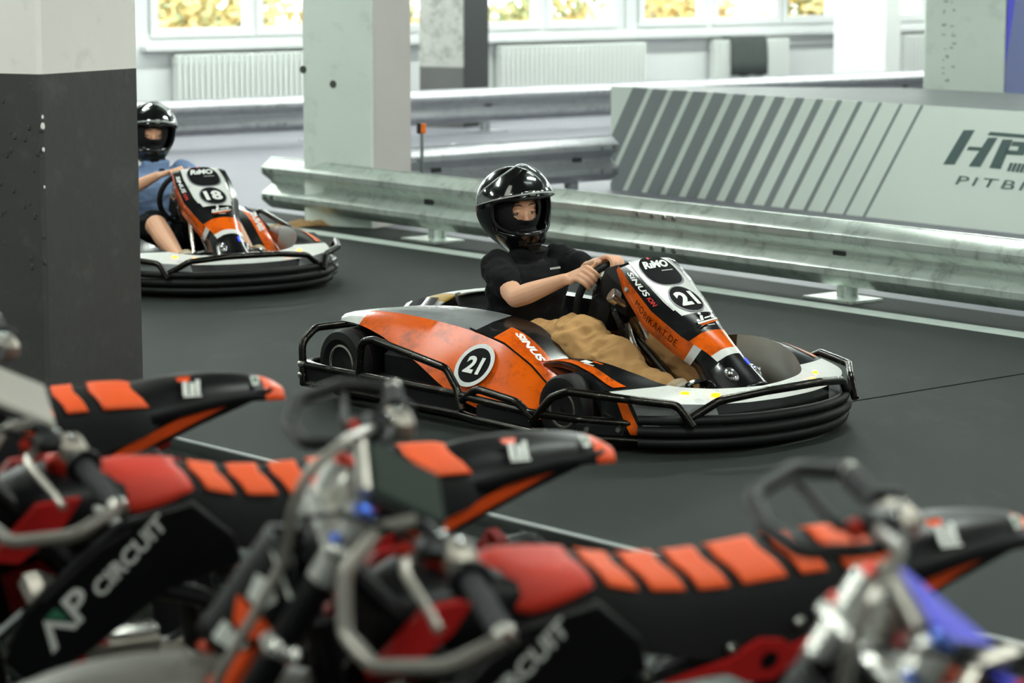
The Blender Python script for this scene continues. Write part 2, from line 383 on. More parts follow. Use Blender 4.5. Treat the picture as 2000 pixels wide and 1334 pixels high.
q = MB(); q.add([v[0] - Vector(p3.location) + nn * .004, v[1] - Vector(p3.location) + nn * .004, v[1] - Vector(p3.location) + nn * .004 + Vector((0, 0, CEIL)), v[0] - Vector(p3.location) + nn * .004 + Vector((0, 0, CEIL))], [(0, 1, 2, 3)])
q.build('black_side', m_pb, p3, smooth=False)
m_pwh = mat('chalk_white_pillar', (236, 238, 235), 0.75, scale=3, vary=0.04, bump=0.15, dirt=(190, 192, 186), dirt_amt=0.15)
pillar('pillar', (4.41, 30.35), .64, .50, 158, 62, [m_pwh], None, 'white pillar in front of the far windows behind the striped barrier')
p5, c5, l5, r5 = pillar('pillar', (3.63, 18.98), .62, .55, 152, 62, [m_pc], None, 'pale pillar with stamped marks and a blue side behind the striped barrier')
v = [c5 + r5.normalized() * .01, c5 + r5]; nn = Vector((r5.y, -r5.x, 0)).normalized(); o5 = Vector(p5.location)
q = MB(); q.add([v[0] - o5 + nn * .004, v[1] - o5 + nn * .004, v[1] - o5 + nn * .004 + Vector((0, 0, CEIL)), v[0] - o5 + nn * .004 + Vector((0, 0, CEIL))], [(0, 1, 2, 3)])
q.build('grey_blue_side', mat('grey_blue_wall_paint', (108, 116, 160), .6), p5, smooth=False)
q = MB(); U = r5.normalized()
for poly in ([(0, 0.95), (0.0, CEIL), (.42, CEIL), (.42, 2.0)], ):
    q.add([v[0] - o5 + nn * .008 + U * a + Vector((0, 0, b)) for a, b in poly], [(0, 1, 2, 3)])
q.build('blue_panel', mat('bright_blue_paint', (74, 74, 206), .5), p5, smooth=False)
nl = Vector((l5.y, -l5.x, 0)).normalized()
if nl.y > 0: nl = -nl
rnd = random.Random(11); q = MB(); org = c5 + l5 - l5.normalized() * 0.13 - o5
for k in range(8):
    z = 0.80 + k * 0.085; 
    for j in range(3):
        a = -l5.normalized() * (rnd.random() * .09) + Vector((0, 0, z + rnd.random() * .05))
        w_, h_ = rnd.uniform(.012, .035), rnd.uniform(.006, .014)
        e = org + a + nl * .003; q.add([e, e - l5.normalized() * w_, e - l5.normalized() * w_ + Vector((0, 0, h_)), e + Vector((0, 0, h_))], [(0, 1, 2, 3)])
q.build('stamped_mark', mat('faded_stencil_ink', (128, 136, 128), .8), p5, smooth=False, kind='stuff')

# ------------------------------------------------------------------ guardrails
m_galv = mat('galvanised_steel', (212, 221, 214), 0.34, metal=0.75, scale=7, vary=0.20, bump=0.08, dirt=(120, 126, 121), dirt_amt=0.5, stretch=(1, 1, .6))
m_galvd = mat('weathered_galvanised_steel', (128, 132, 130), 0.45, metal=0.8, scale=8, vary=0.25, bump=0.1, dirt=(70, 73, 73), dirt_amt=0.5)
m_galvb = mat('grey_galvanised_steel', (166, 167, 171), 0.42, metal=0.65, vary=0.2, scale=8, bump=0.08, dirt=(120, 121, 124), dirt_amt=0.4)
m_bolt = mat('zinc_bolt', (150, 152, 150), 0.3, metal=1.0)
WB = [(.0, .0), (.012, .006), (.074, .048), (.083, .060), (.083, .090), (.074, .102), (.014, .140), (.004, .150), (.004, .165), (.014, .175), (.074, .213), (.083, .225), (.083, .255), (.074, .267), (.012, .309), (.0, .315)]
def guardrail(a, b, z0, label, m, seg=4.0, posts=True, hs=1.06, flip=False, postpos=None):
    a = Vector((*a, 0)); b = Vector((*b, 0)); d = (b - a).normalized(); L = (b - a).length
    n = Vector((d.y, -d.x, 0))
    if n.y > 0: n = -n
    if flip: n = -n
    bolt0 = None
    g = empty('guardrail', tuple(a), 0, label, 'guardrail')
    k = 0; s = 0.0
    while s < L - 0.05:
        e = min(L, s + seg); dn = 0.004 * (k % 2)
        prof = [(p[0] + dn, p[1] * hs + z0) for p in WB]; back = [(p[0] - .004, p[1]) for p in prof[::-1]]
        rings = []
        for t in (s - (0.12 if k else 0), e):
            rings.append([d * t + n * (p[0]) + Vector((0, 0, p[1])) for p in prof + back])
        MB().loft(rings).build('beam', m, g, smooth=30)
        for t in (s + .05, s + .13, e - .05, e - .17):
            for zz in (.075, .24):
                pos = d * t + n * (.083 + dn) + Vector((0, 0, zz * hs + z0))
                if bolt0 is None: bolt0 = MB().lathe([(0, .012), (.013, .012), (.016, 0)], (0, 0, 0), n, 8).build('splice_bolt', m_bolt, g)
                else: bb = bolt0.copy(); COL.objects.link(bb); bb.parent = g
                (bolt0 if bolt0.location.length == 0 else bb).location = pos
        s = e; k += 1
    for t in (postpos if postpos is not None else [0.6 + 2.0 * i for i in range(int((L - .6) / 2) + 1)]):
        R = Matrix((d, -n, Vector((0, 0, 1)))).transposed()
        q = MB(); h = z0 + 0.30 * hs
        q.box(d * t - n * .055 + Vector((0, 0, h / 2)), (.012, .09, h), R); q.box(d * t - n * .012 + Vector((0, 0, h / 2)), (.06, .008, h), R); q.box(d * t - n * .098 + Vector((0, 0, h / 2)), (.06, .008, h), R)
        po = q.build('post', m, g, smooth=False)
        MB().box(d * t - n * .02 + Vector((0, 0, .006)), (.34, .24, .012), R).build('base_plate', m, po, smooth=False)
        MB().box(d * t + n * .006 + Vector((0, 0, z0 + .158 * hs)), (.09, .012, .045), R).build('clamp_plate', mat('dark_clamp_steel', (60, 62, 62), .5, metal=.6), po, smooth=False)
    MB().tube([d * 0 + n * .002 + Vector((0, 0, z0 + .315 * hs)), d * L + n * .002 + Vector((0, 0, z0 + .315 * hs))], .0055, 8).build('rolled_edge', mat('painted_edge_highlight', (196, 200, 198), .35, metal=.3) if flip else m, g)  # flipped rail's top edge has its highlight painted in as a paler colour
    return g
dr = Vector((.626, -.780))
def RP(s): return (-.511 + dr.x * s, 15.898 + dr.y * s)
def g_near(s0, s1, pp): return guardrail(RP(s0), RP(s1), .072, 'low galvanised guardrail bordering the track behind the two karts', m_galv, 4.0, hs=1.08, postpos=pp)
g_near(-1.78, 9.4, [1.78, 5.31, 8.9])
bd = Vector((.790, .613))
guardrail((-3.086 - bd.x * 3, 23.555 - bd.y * 3), (-3.086 + bd.x * 15, 23.555 + bd.y * 15), .105, 'weathered guardrail running past the radiators under the windows', m_galvb, 4.0)
guardrail((-.80, 17.74), (.74, 19.10), .10, 'grey guardrail between the pale green pillar and the striped barrier', m_galvb, 4.0, postpos=[.35, 1.7])
guardrail((-1.62, 8.14), (3.25, 2.71), .02, 'dull steel guardrail right behind the parked motorbikes', m_galvd, 3.0, flip=True, postpos=[.5, 2.5, 4.5, 6.5])
# a marker pole with an orange reflector
mp_ = empty('marker_pole', (-.62, 17.62, 0), 0, 'thin grey pole with orange reflector beside the pale green pillar', 'pole')
MB().lathe([(.03, 0), (.03, .012), (.011, .016), (.011, .56), (.0, .565)], n=10).build('pole', m_galvd, mp_)
MB().rbox((.012, -.012, .585), (.035, .03, .07), .006).build('reflector', mat('orange_reflector', (236, 112, 28), .3), mp_)
MB().rbox((-.02, -.002, .585), (.03, .034, .075), .006).build('reflector_holder', mat('black_plastic', (24, 24, 25), .4), mp_)
# crumpled sheets lying on the floor behind the middle rail
def crumple(name, c, dx, dy, h, m, label, cat, seed):
    rnd = random.Random(seed); nx, ny = 14, 8; v = []; f = []
    for i in range(nx):
        for j in range(ny):
            u, w = i / (nx - 1) * 2 - 1, j / (ny - 1) * 2 - 1; r = max(0, 1 - (u * u * .8 + w * w * .8))
            v.append((u * dx + rnd.uniform(-.02, .02), w * dy + rnd.uniform(-.02, .02), .004 + h * r * rnd.uniform(.35, 1.0)))
    for i in range(nx - 1):
        for j in range(ny - 1): f.append((i * ny + j, (i + 1) * ny + j, (i + 1) * ny + j + 1, i * ny + j + 1))
    o = mesh(name, v, f, m, None, smooth=50, label=label, cat=cat); o.location = c; o.rotation_euler = (0, 0, .7)
    return o
crumple('plastic_sheet', (-.45, 22.6, 0), .55, .3, .12, mat('white_film', (210, 212, 208), .4), 'crumpled white plastic sheet on the floor behind the middle guardrail', 'sheet', 2)
crumple('cardboard_scrap', (-1.38, 16.72, 0), .30, .10, .05, mat('brown_cardboard', (150, 118, 78), .9), 'flat brown cardboard scrap lying under the near guardrail', 'cardboard', 5)

# ------------------------------------------------------------------ striped barrier box
m_ban = mat('pale_banner_vinyl', (214, 222, 214), 0.45, scale=2, vary=0.03); m_stripe = mat('grey_banner_print', (126, 133, 134), 0.5, scale=2, vary=0.05)
m_boxtop = mat('dark_grey_panel', (98, 103, 104), 0.55, scale=2, vary=0.1); m_ink = mat('dark_green_grey_print', (78, 96, 94), 0.5, scale=3, vary=0.05)
BA = Vector((.757, 19.476, 0)); BD = Vector((.6164, -.7874, 0)); BN = Vector((-.7874, -.6164, 0)); BL = 5.2; BH = .78
box = empty('barrier_box', tuple(BA), 0, 'wedge-shaped barrier box with grey stripes and lettering on a pale banner', 'barrier')
back = [BD * 0.0, Vector((2.35, -.30, 0)), BD * BL + Vector((1.6, .9, 0)), BD * BL]
lo = [Vector((0, 0, 0)), BD * BL, BD * BL + Vector((1.75, .75, 0)), Vector((2.2, -.30, 0))]
MB().loft([[p for p in lo], [p + Vector((0, 0, BH - .02)) for p in lo]]).build('body', m_boxtop, box, smooth=False)
MB().loft([[p * 1.0 + Vector((0, 0, BH - .02)) for p in lo], [p + Vector((0, 0, BH)) for p in lo]]).build('top_panel', m_boxtop, box, smooth=False)
def bp(s, z, off): return BD * s + BN * off + Vector((0, 0, z))
MB().loft([[bp(0, .0, 0), bp(BL, .0, 0), bp(BL, .0, .008), bp(0, .0, .008)], [bp(0, BH, 0), bp(BL, BH, 0), bp(BL, BH, .008), bp(0, BH, .008)]]).build('banner', m_ban, box, smooth=False)
wd = [.026, .027, .031, .042, .05, .068, .088, .10, .115, .125, .14, .15, .16, .165, .17]
for i in range(15):
    st = 3.169 - .1865 * i - .00154 * i * i; w_ = wd[i]; zb = .0; off = .51
    poly = [(st - off, zb), (st - off + w_, zb), (st + w_, BH), (st, BH)]
    clip = []
    for k in range(4):   # keep inside the left edge
        a, b = poly[k], poly[(k + 1) % 4]
        if a[0] >= 0: clip.append(a)
        if (a[0] >= 0) != (b[0] >= 0): t = a[0] / (a[0] - b[0]); clip.append((0, lerp(a[1], b[1], t)))
    if len(clip) > 2: q = MB(); q.plate(clip, BN * .009, BD, (0, 0, 1), .003); q.build('stripe', m_stripe, box, smooth=False)
def ink(name, polys):
    q = MB()
    for p in polys: q.plate(p, BN * .009, BD, (0, 0, 1), .003)
    q.build(name, m_ink, box, smooth=False)
ink('logo_bar', [[(3.381, .402), (3.479, .408), (3.647, .642), (3.551, .637)]])
ink('logo_bar', [[(3.603, .404), (3.70, .406), (3.84, .603), (3.762, .599)], [(3.582, .508), (3.69, .51), (3.71, .534), (3.599, .533)]])
ink('logo_bar', [[(3.755, .615), (4.30, .611), (4.32, .634), (3.778, .638)]])
ink('logo_bar', [[(3.778, .405), (3.873, .404), (3.968, .598), (3.883, .595)], [(3.90, .500), (4.06, .503), (4.104, .588), (3.969, .587), (3.955, .557), (4.02, .557), (4.01, .53), (3.92, .53)]])
for k in range(5): ink('logo_bar', [[(3.925 + .035 * k, .394), (3.95 + .035 * k, .394), (3.978 + .035 * k, .45), (3.953 + .035 * k, .45)]])
letter('lettering', 'PITBI', box, m_ink, bp(3.49, .279, .008), BD, (0, 0, 1), .058, w=.60, off=.003, shear=.25, bold=0.0, space=1.25)

# ------------------------------------------------------------------ radiators, pipe, towel
m_rad = mat('radiator_enamel', (214, 217, 214), 0.4, scale=3, vary=0.03)
def radiator(s0, s1, label):
    g = empty('radiator', tuple(WP((s0 + s1) / 2, .12, 0)), 0, label, 'radiator', 'radiators under the windows'); o = Vector(g.location)
    n = int((s1 - s0) / .066); 
    rib = None
    for k in range(n):
        s = s0 + (k + .5) * (s1 - s0) / n
        if rib is None:
            q = MB(); q.rbox((0, 0, .45), (.042, .14, .62), .018, WR); rib = q.build('rib', m_rad, g); rib.location = WP(s, .12, 0) - o
        else:
            c = rib.copy(); COL.objects.link(c); c.parent = g; c.location = WP(s, .12, 0) - o
    q = MB(); wbox(q, s0, s1, .085, .155, .20, .245); wbox(q, s0, s1, .085, .155, .665, .71); q.v = [p - o for p in q.v]; q.build('header_pipe', m_rad, g, smooth=False)
    q = MB()
    for s in (s0 + .05, s1 - .05): wbox(q, s - .012, s + .012, 0.0, .12, .22, .25); wbox(q, s - .012, s + .012, 0.0, .12, .66, .69); wbox(q, s - .02, s + .02, .10, .14, 0, .2)
    q.v = [p - o for p in q.v]; q.build('bracket', m_rad, g, smooth=False)
    return g
radiator(.37, 2.25, 'long ribbed white radiator between the grey pillar and the pale green pillar')
radiator(4.52, 6.66, 'long ribbed white radiator right beside the mottled pillar')
radiator(7.73, 8.95, 'short white radiator with a dark towel hanging over it')
radiator(10.95, 12.4, 'white radiator showing between the white pillar and the blue-sided pillar')
# towel draped over the short radiator
rows = []
for i in range(15):
    s = 7.95 + .6 * i / 14; wv = .008 * math.sin(i * 1.3) + .006 * math.sin(i * 2.9)
    rows.append([WP(s, d + wv * (1 if d > .12 else -.4), z) for d, z in ((.055, .50), (.045, .70), (.06, .772), (.12, .784), (.185, .772), (.205, .70), (.21 + .004 * (i % 3), .5), (.215, .33 + .01 * math.sin(i)))])
o_ = WP(8.25, .2, .3); tw = MB().loft([[p - o_ for p in r] for r in rows], closed=False)
t_ = tw.build('towel', mat('dark_grey_terry', (72, 78, 76), .95, scale=40, bump=.5), None, smooth=60, label='dark grey towel hanging over the short radiator', cat='towel'); t_.location = o_
sol = t_.modifiers.new('thickness', 'SOLIDIFY'); sol.thickness = .008; sol.offset = 1
q = MB(); o_ = WP(9.6, .05, .7)
q.tube([WP(8.95, .12, .69) - o_, WP(9.1, .05, .69) - o_, WP(10.2, .05, .70) - o_, WP(10.2, .05, 0.02) - o_], .014, 8, fillet=.04)
pp = q.build('heating_pipe', m_rad, None, label='thin white heating pipe running along the wall from the short radiator', cat='pipe'); pp.location = o_

# ------------------------------------------------------------------ outside: ground and autumn trees
m_gr = mat('pale_paving', (200, 200, 196), .9, scale=.5, vary=.06)
gq = mesh('ground', [tuple(WP(-60, -.6, -3)), tuple(WP(90, -.6, -3)), tuple(WP(90, -120, -3)), tuple(WP(-60, -120, -3))], [(0, 1, 2, 3)], m_gr, kind='structure')
leafm = [mat('leaf_yellow', (206, 190, 120), .6, vary=.3, scale=2), mat('leaf_olive', (172, 172, 112), .6, vary=.3, scale=2), mat('leaf_ochre', (212, 182, 112), .6, vary=.3, scale=2), mat('leaf_green', (138, 150, 104), .6, vary=.3, scale=2)]
m_bark = mat('bark', (88, 78, 68), .9, scale=20, bump=.6)
def tree(s, d, r, zc, label, seed, n, mixw):
    rnd = random.Random(seed); base = WP(s, d, -3.0); t = empty('tree', tuple(base), 0, label, 'tree', 'trees outside the windows')
    q = MB(); q.tube([(0, 0, 0), (.1, 0, 2.2), (0, .1, zc + 3.0)], [.16, .13, .05], 8)
    for k in range(7):
        a = rnd.random() * 6.28; z = 2.0 + rnd.random() * (zc + .6); q.tube([(0.05, 0, z), (math.cos(a) * r * .4, math.sin(a) * r * .4, z + .7), (math.cos(a) * r * .8, math.sin(a) * r * .8, z + 1.2)], [.05, .035, .012], 6)
    q.build('trunk', m_bark, t)
    cl = [(rnd.uniform(-1, 1), rnd.uniform(-1, 1), rnd.uniform(-1, 1)) for k in range(26)]
    q = MB()
    for k in range(n):
        c = rnd.choice(cl); p = Vector(c) * .75 + Vector((rnd.gauss(0, .22), rnd.gauss(0, .22), rnd.gauss(0, .2))); 
        p = Vector((p.x * r, p.y * r, p.z * r * 1.1 + zc + 3.0)); a = Vector((rnd.gauss(0, 1), rnd.gauss(0, 1), rnd.gauss(0, 1))).normalized(); b = a.orthogonal().normalized(); l = rnd.uniform(.07, .14)
        q.add([p - a * l, p + b * l * .5, p + a * l, p - b * l * .5], [(0, 1, 2, 3)], rnd.choices(range(4), mixw)[0])
    q.build('foliage', leafm, t, smooth=False, fix=False, kind='stuff')
tree(.2, -16, 1.15, .1, 'sparse yellowing tree seen through the window above the long left radiator', 21, 1100, (4, 3, 2, 1))
tree(3.6, -17, 1.0, -.5, 'small ochre tree with a gap of bright sky beside it', 22, 1000, (3, 2, 4, 0))
for k_, (s_, lb_, w_) in enumerate(((6.8, 'golden yellow tree outside the window beside the mottled pillar', (5, 3, 3, 1)), (10.0, 'olive and yellow tree outside the middle window', (3, 4, 2, 3)), (13.2, 'dense olive tree outside the window above the towel', (2, 4, 2, 4)), (16.4, 'orange and yellow tree outside the window beside the white pillar', (4, 2, 5, 1)), (19.6, 'yellow-green tree outside the window beyond the white pillar', (3, 4, 3, 2)))):
    tree(s_, -10 - .6 * (k_ % 2), 1.08, .25, lb_, 23 + k_, 4200, w_)
mesh('trim_2', [(1.235, 9.99, .001), (1.237, 9.975, .001), (2.262, 10.83, .001), (2.26, 10.845, .001)], [(0, 1, 2, 3)], mat('dark_floor_joint', (8, 10, 10), .95, spec=.02), kind='structure')
# ------------------------------------------------------------------ karts
m_blk = mat('black_gloss_plastic', (11, 12, 13), 0.24, coat=0.35, vary=0.15, scale=14, dirt=(70, 70, 68), dirt_amt=0.25)
m_blkm = mat('black_matt_plastic', (11, 11, 12), 0.55, spec=.3, vary=0.2, scale=14)
m_tubeb = mat('worn_black_steel', (46, 44, 41), 0.25, metal=0.9, vary=0.3, scale=22, dirt=(140, 130, 114), dirt_amt=0.3)
m_rub = mat('bumper_rubber', (10, 10, 10), 0.6, spec=.3, vary=0.2, scale=20, bump=.05)
m_tyre = mat('slick_tyre', (18, 18, 18), 0.6, spec=.3, vary=0.2, scale=10)
m_org = mat('kart_orange', (234, 98, 14), 0.2, coat=0.4, vary=0.08, scale=6, dirt=(64, 36, 24), dirt_amt=0.6)
m_wht = mat('kart_white', (222, 222, 218), 0.3, coat=0.4, vary=0.05, scale=8, dirt=(120, 118, 112), dirt_amt=0.25)
m_gry = mat('kart_silver_grey', (150, 152, 154), 0.25, metal=0.2, coat=0.6, vary=0.1, scale=8, dirt=(84, 80, 76), dirt_amt=0.3)
m_yel = mat('kart_yellow', (214, 170, 74), 0.35, coat=0.4, vary=0.1, dirt=(120, 100, 60), dirt_amt=0.3)
m_dkg = mat('kart_dark_grey', (44, 46, 50), 0.25, coat=0.5, vary=0.15, scale=10)
m_alu = mat('brushed_aluminium', (196, 192, 184), 0.28, metal=1.0, vary=0.1, scale=20)
m_chr = mat('chrome', (215, 215, 215), 0.1, metal=1.0, vary=0.05)
m_redp = mat('red_print', (214, 44, 40), 0.4, vary=0.05); m_wp = mat('white_print', (228, 228, 224), 0.45, vary=0.05); m_bp = mat('black_print', (7, 7, 8), 0.7, vary=0.1, spec=.12)
m_led = mat('amber_led', (255, 150, 8), 0.3, emit=4.0, vary=0); m_blue = mat('blue_led', (30, 44, 255), 0.3, emit=5.0, vary=0)
m_shade = mat('smoked_lens', (60, 60, 64), 0.08, metal=.3, coat=1.0)

CON = [(0.00, .485, .618, .102, .150, .022, .150, .040), (.12, .56, .567, .110, .160, .030, .156, .088), (.33, .68, .483, .100, .155, .046, .148, .128), (.55, .80, .398, .066, .115, .048, .112, .130),
       (.72, .895, .335, .044, .082, .036, .098, .112), (.85, .965, .283, .040, .068, .030, .112, .125), (1.0, 1.07, .205, .046, .070, .030, .125, .10)]
CT = Vector((.585, 0, -.413)).normalized(); CNm = Vector((.413, 0, .585)).normalized()
def con_pt(t, v):
    """v in -3..3: side bottom, crease, flat edge ... mirrored; negative v = right hand side"""
    x, z, a, bo, bd_, so, sd = table(CON, t); s = 1 if v > 0 else -1; q = abs(v)
    if q <= 1: y, dn = a * q, .008 * q * q
    elif q <= 2: y, dn = lerp(a, bo, q - 1), lerp(.008, bd_, q - 1)
    else: y, dn = lerp(bo, so, q - 2), lerp(bd_, sd, q - 2)
    return Vector((x, s * y, z)) - CNm * dn
def kart_wheel(parent, x, y, R, w, sgn):
    """tyre, rim and nut; sgn = outward direction in y"""
    ax = (0, sgn, 0); h = w / 2; r0 = R * .50
    ty = MB().lathe([(r0, -h * .8), (R * .72, -h), (R * .93, -h * .93), (R, -h * .70), (R, h * .70), (R * .93, h * .93), (R * .72, h), (r0, h * .8)], (x, y, R), ax, 32).build('tyre', m_tyre, parent)
    rim = MB().lathe([(R * .53, h * .72), (R * .56, h * .86), (R * .50, h * .88), (R * .47, h * .70), (R * .40, h * .2), (R * .16, h * .1), (R * .16, h * .45), (0, h * .45)], (x, y, R), ax, 28).build('rim', mat('machined_rim', (200, 194, 182), .3, metal=.9, vary=.2, scale=25), parent)
    q = MB(); q.lathe([(.014, h * .45), (.014, h * .8), (.0, h * .8)], (x, y, R), ax, 6); q.build('wheel_nut', m_alu, rim)
    MB().lathe([(R * .985 + .002, h * .30), (R * .985 + .0028, h * .305), (R * .985 + .0028, h * .312), (R * .985 + .002, h * .317)], (x, y, R), ax, 32).build('red_line', mat('dull_red_line', (96, 40, 40), .6), ty)
def kart(loc, ang, num, label):
    K = empty('go_kart', loc, math.radians(ang), label, 'go-kart')
    # --- chassis tray
    out = [(-.78, .50), (-.40, .60), (.40, .58), (.85, .46), (1.10, .30), (1.15, 0)]
    ring = [Vector((x, -y, 0)) for x, y in out] + [Vector((x, y, 0)) for x, y in out[-2::-1]]
    MB().loft([[p + Vector((0, 0, .035)) for p in ring], [p + Vector((0, 0, .06)) for p in ring]]).build('floor_tray', m_blkm, K)
    q = MB()
    for s in (-1, 1): q.tube([(-.72, s * .36, .09), (.1, s * .34, .085), (.62, s * .26, .085), (1.0, s * .22, .085)], .016, 8, fillet=.1)
    q.tube([(.64, -.50, .125), (.64, .50, .125)], .016, 8); q.tube([(-.64, -.50, .14), (-.64, .50, .14)], .02, 8)
    q.build('chassis_tubes', m_tubeb, K, kind='stuff')
    for s in (-1, 1):
        w = empty_part('rear_wheel', K); kart_wheel(w, -.648, s * .535, .140, .175, s)
        w = empty_part('front_wheel', K); kart_wheel(w, .648, s * .555, .126, .125, s)
    # --- console fairing
    n = 60; vs = [-3, -2.5, -2, -1.5, -1, -.5, 0, .5, 1, 1.5, 2, 2.5, 3]; rings = [[con_pt(i / n, v) for v in vs] for i in range(n + 1)]
    def cm(i, k):
        t = i / n; q = abs((vs[k] + vs[k + 1]) / 2)
        if q < 1: return 1 if t < .44 else (0 if t < .60 else (2 if t < .75 else (1 if t < .785 else 0)))
        if q < 2: return 0 if t < .585 else (2 if t < .75 else (1 if t < .785 else 0))
        return 2 if t < .62 else (1 if t < .67 else 0)
    con = MB().loft(rings, closed=False, mif=cm).build('console_fairing', [m_blk, m_wht, m_org], K, smooth=30)
    so = con.modifiers.new('thickness', 'SOLIDIFY'); so.thickness = .003; so.offset = 0
    Yl = Vector((0, 1, 0)); up = -CT
    def cpt(t, y): x, z = table(CON, t)[:2]; return Vector((x, y, z))
    def onto(p):   # drop a point of the console plane onto its curved top
        t = (p.x - .485) / .585; a = table(CON, max(0, min(1, t)))[2]; qv = min(1.0, abs(p.y) / a); return Vector((p.x, p.y, table(CON, max(0, min(1, t)))[1])) - CNm * (.008 * qv * qv)
    # black display oval with its grey rim, number roundel
    def patch(name, m, t0, ry, rx, off, sq=2.0, sy=0.0):
        c = cpt(t0, sy); v = []; f = []; N = 40; rg = 4
        for j in range(rg + 1):
            for k in range(N):
                a = 2 * math.pi * k / N; ca, sa = math.cos(a), math.sin(a); e = 2 / sq
                p = c + Yl * (rx * j / rg * math.copysign(abs(ca) ** e, ca)) + up * (ry * j / rg * math.copysign(abs(sa) ** e, sa)); v.append(onto(p) + CNm * off)
        for j in range(rg):
            for k in range(N): f.append((j * N + k, j * N + (k + 1) % N, (j + 1) * N + (k + 1) % N, (j + 1) * N + k))
        return mesh(name, v, f, m, con, smooth=True, fix=False)
    patch('display_rim', mat('grey_rim_print', (132, 132, 136), .4), .108, .080, .094, .004, 2.6)
    patch('display_window', m_bp, .098, .080, .086, .0055, 2.6)
    patch('roundel_rim', mat('grey_rim_print', (132, 132, 136), .4), .335, .0765, .0765, .004); patch('roundel', m_bp, .335, .070, .070, .0055)
    letter('number', num, con, m_wp, cpt(.335, 0), Yl, up, .078, w=.098, off=.008, bold=.045, center=True, wrap=onto)
    letter('lettering', 'RıMO', con, m_wp, cpt(.052, -.004), Yl, up, .040, w=.135, off=.008, bold=.05, shear=.3, center=True, wrap=onto)
    patch('red_dot', m_redp, .008, .006, .006, .008, 2.0, -.018)
    decal('fine_print', con, m_wp, onto(cpt(.105, .0)), Yl, up, [[(a_, 0), (a_ + .0045, 0), (a_ + .006, .005), (a_ + .0015, .005)] for a_ in [.0075 * j for j in range(8)]], .008)
    # logo: seated kart driver over an orange sweep
    q = [[(-.055, -.012), (.06, .004), (.06, .010), (-.055, -.003)], [(-.03, .002), (-.012, .006), (.0, .03), (-.012, .034), (-.022, .02)], [(-.014, .036), (-.002, .036), (.002, .046), (-.008, .05), (-.016, .044)], [(-.005, .012), (.03, .016), (.036, .024), (.004, .02)], [(.034, .012), (.05, .014), (.052, .026), (.038, .028)], [(-.05, .0), (-.03, .003), (-.034, .014), (-.048, .012)]]
    decal('kart_emblem', con, m_wp, onto(cpt(.535, 0)), Yl, up, q, .004); decal('orange_sweep', con, m_org, onto(cpt(.535, 0)), Yl, up, [[(-.045, -.022), (.05, -.006), (.05, .0), (-.052, -.013)]], .0045)
    decal('fine_print', con, m_wp, onto(cpt(.578, -.02)), Yl, up, [[(a_, 0), (a_ + .0045, 0), (a_ + .0045, .005), (a_, .005)] for a_ in [.0065 * j for j in range(6)]], .008)
    # right hand side: white edge strip, SINUS on the bevel and the web address on the orange flank
    def bev(t, q): return con_pt(t, -q)
    for s in (-1, 1):
        v = []; N = 24
        for i in range(N + 1):
            t = .0 + .40 * i / N; v += [con_pt(t, s * 1.02) + CNm * .0035, con_pt(t, s * 1.14) + CNm * .0035]
        mesh('white_edge_strip', v, [(2 * i, 2 * i + 1, 2 * i + 3, 2 * i + 2) for i in range(N)], m_wht, con, fix=False)
    def flank(body, m, t0, t1, q0, q1, bold=0.0, shear=0.0, space=1.0):
        vv, ff, asp = text_polys(body, bold, shear, space); P = []
        for a, b in vv:
            t = lerp(t0, t1, a / asp); q_ = lerp(q0, q1, b); p = con_pt(t, -q_); e = 1e-3
            nn = (con_pt(t + e, -q_) - con_pt(t - e, -q_)).cross(con_pt(t, -(q_ - .01)) - con_pt(t, -(q_ + .01))).normalized(); P.append(p + nn * .004)
        mesh('lettering', P, ff, m, con, fix=False)
    flank('SiNUS', m_wp, .06, .245, 1.80, 1.42, .03, .2); flank('iON', m_redp, .252, .32, 1.78, 1.50, .03, .2)
    flank('MOBIKART.DE', m_bp, .215, .545, 2.62, 2.26, -.01, .0, 1.15)
    p = con_pt(.12, -2.55); MB().lathe([(0, .006), (.008, .006), (.012, .002), (.012, -.004)], p, (0, -1, .25), 12).build('fairing_bolt', m_alu, con)
    for s in (-1, 1):
        p = con_pt(.90, s * 1.9) + Vector((0, 0, .0)); nn = Vector((.35, s * .8, .5)).normalized(); t_ = CT
        R = Matrix((t_, nn.cross(t_).normalized(), nn)).transposed()
        hl = MB().ball(p, .03, 16, sc=(1.25, .72, .45), R=R).build('headlight', mat('headlight_lens', (168, 168, 170), .08, metal=.85), con)
        MB().ball(p + nn * .010, .012, 10).build('bulb', m_chr, hl)
    MB().rbox(con_pt(.86, .75) + CNm * .002, (.030, .012, .006), .003, Matrix((CT, Yl, CNm)).transposed()).build('blue_lamp', m_blue, con)
    # --- front cowl and wheel wings (one shell from wing tip to wing tip)
    ST = [  # inner-low(x,y,z) inner-top crease bottom
        ((.39, .445, .235), (.385, .45, .255), (.39, .465, .25), (.395, .465, .238)),
        ((.54, .43, .17), (.53, .45, .285), (.55, .505, .272), (.56, .505, .255)),
        ((.70, .42, .12), (.69, .445, .288), (.71, .545, .255), (.73, .55, .225)),
        ((.84, .40, .085), (.83, .42, .262), (.86, .575, .215), (.865, .585, .085)),
        ((.96, .34, .085), (.94, .36, .225), (1.00, .53, .192), (1.01, .54, .07)),
        ((1.05, .24, .085), (1.03, .26, .212), (1.10, .39, .178), (1.115, .40, .065)),
        ((1.09, .12, .085), (1.07, .13, .205), (1.16, .20, .170), (1.175, .21, .06)),
        ((1.10, .0, .085), (1.08, .0, .200), (1.18, .0, .168), (1.195, .0, .06))]
    half = [tuple(c for p in s for c in p) for s in ST]
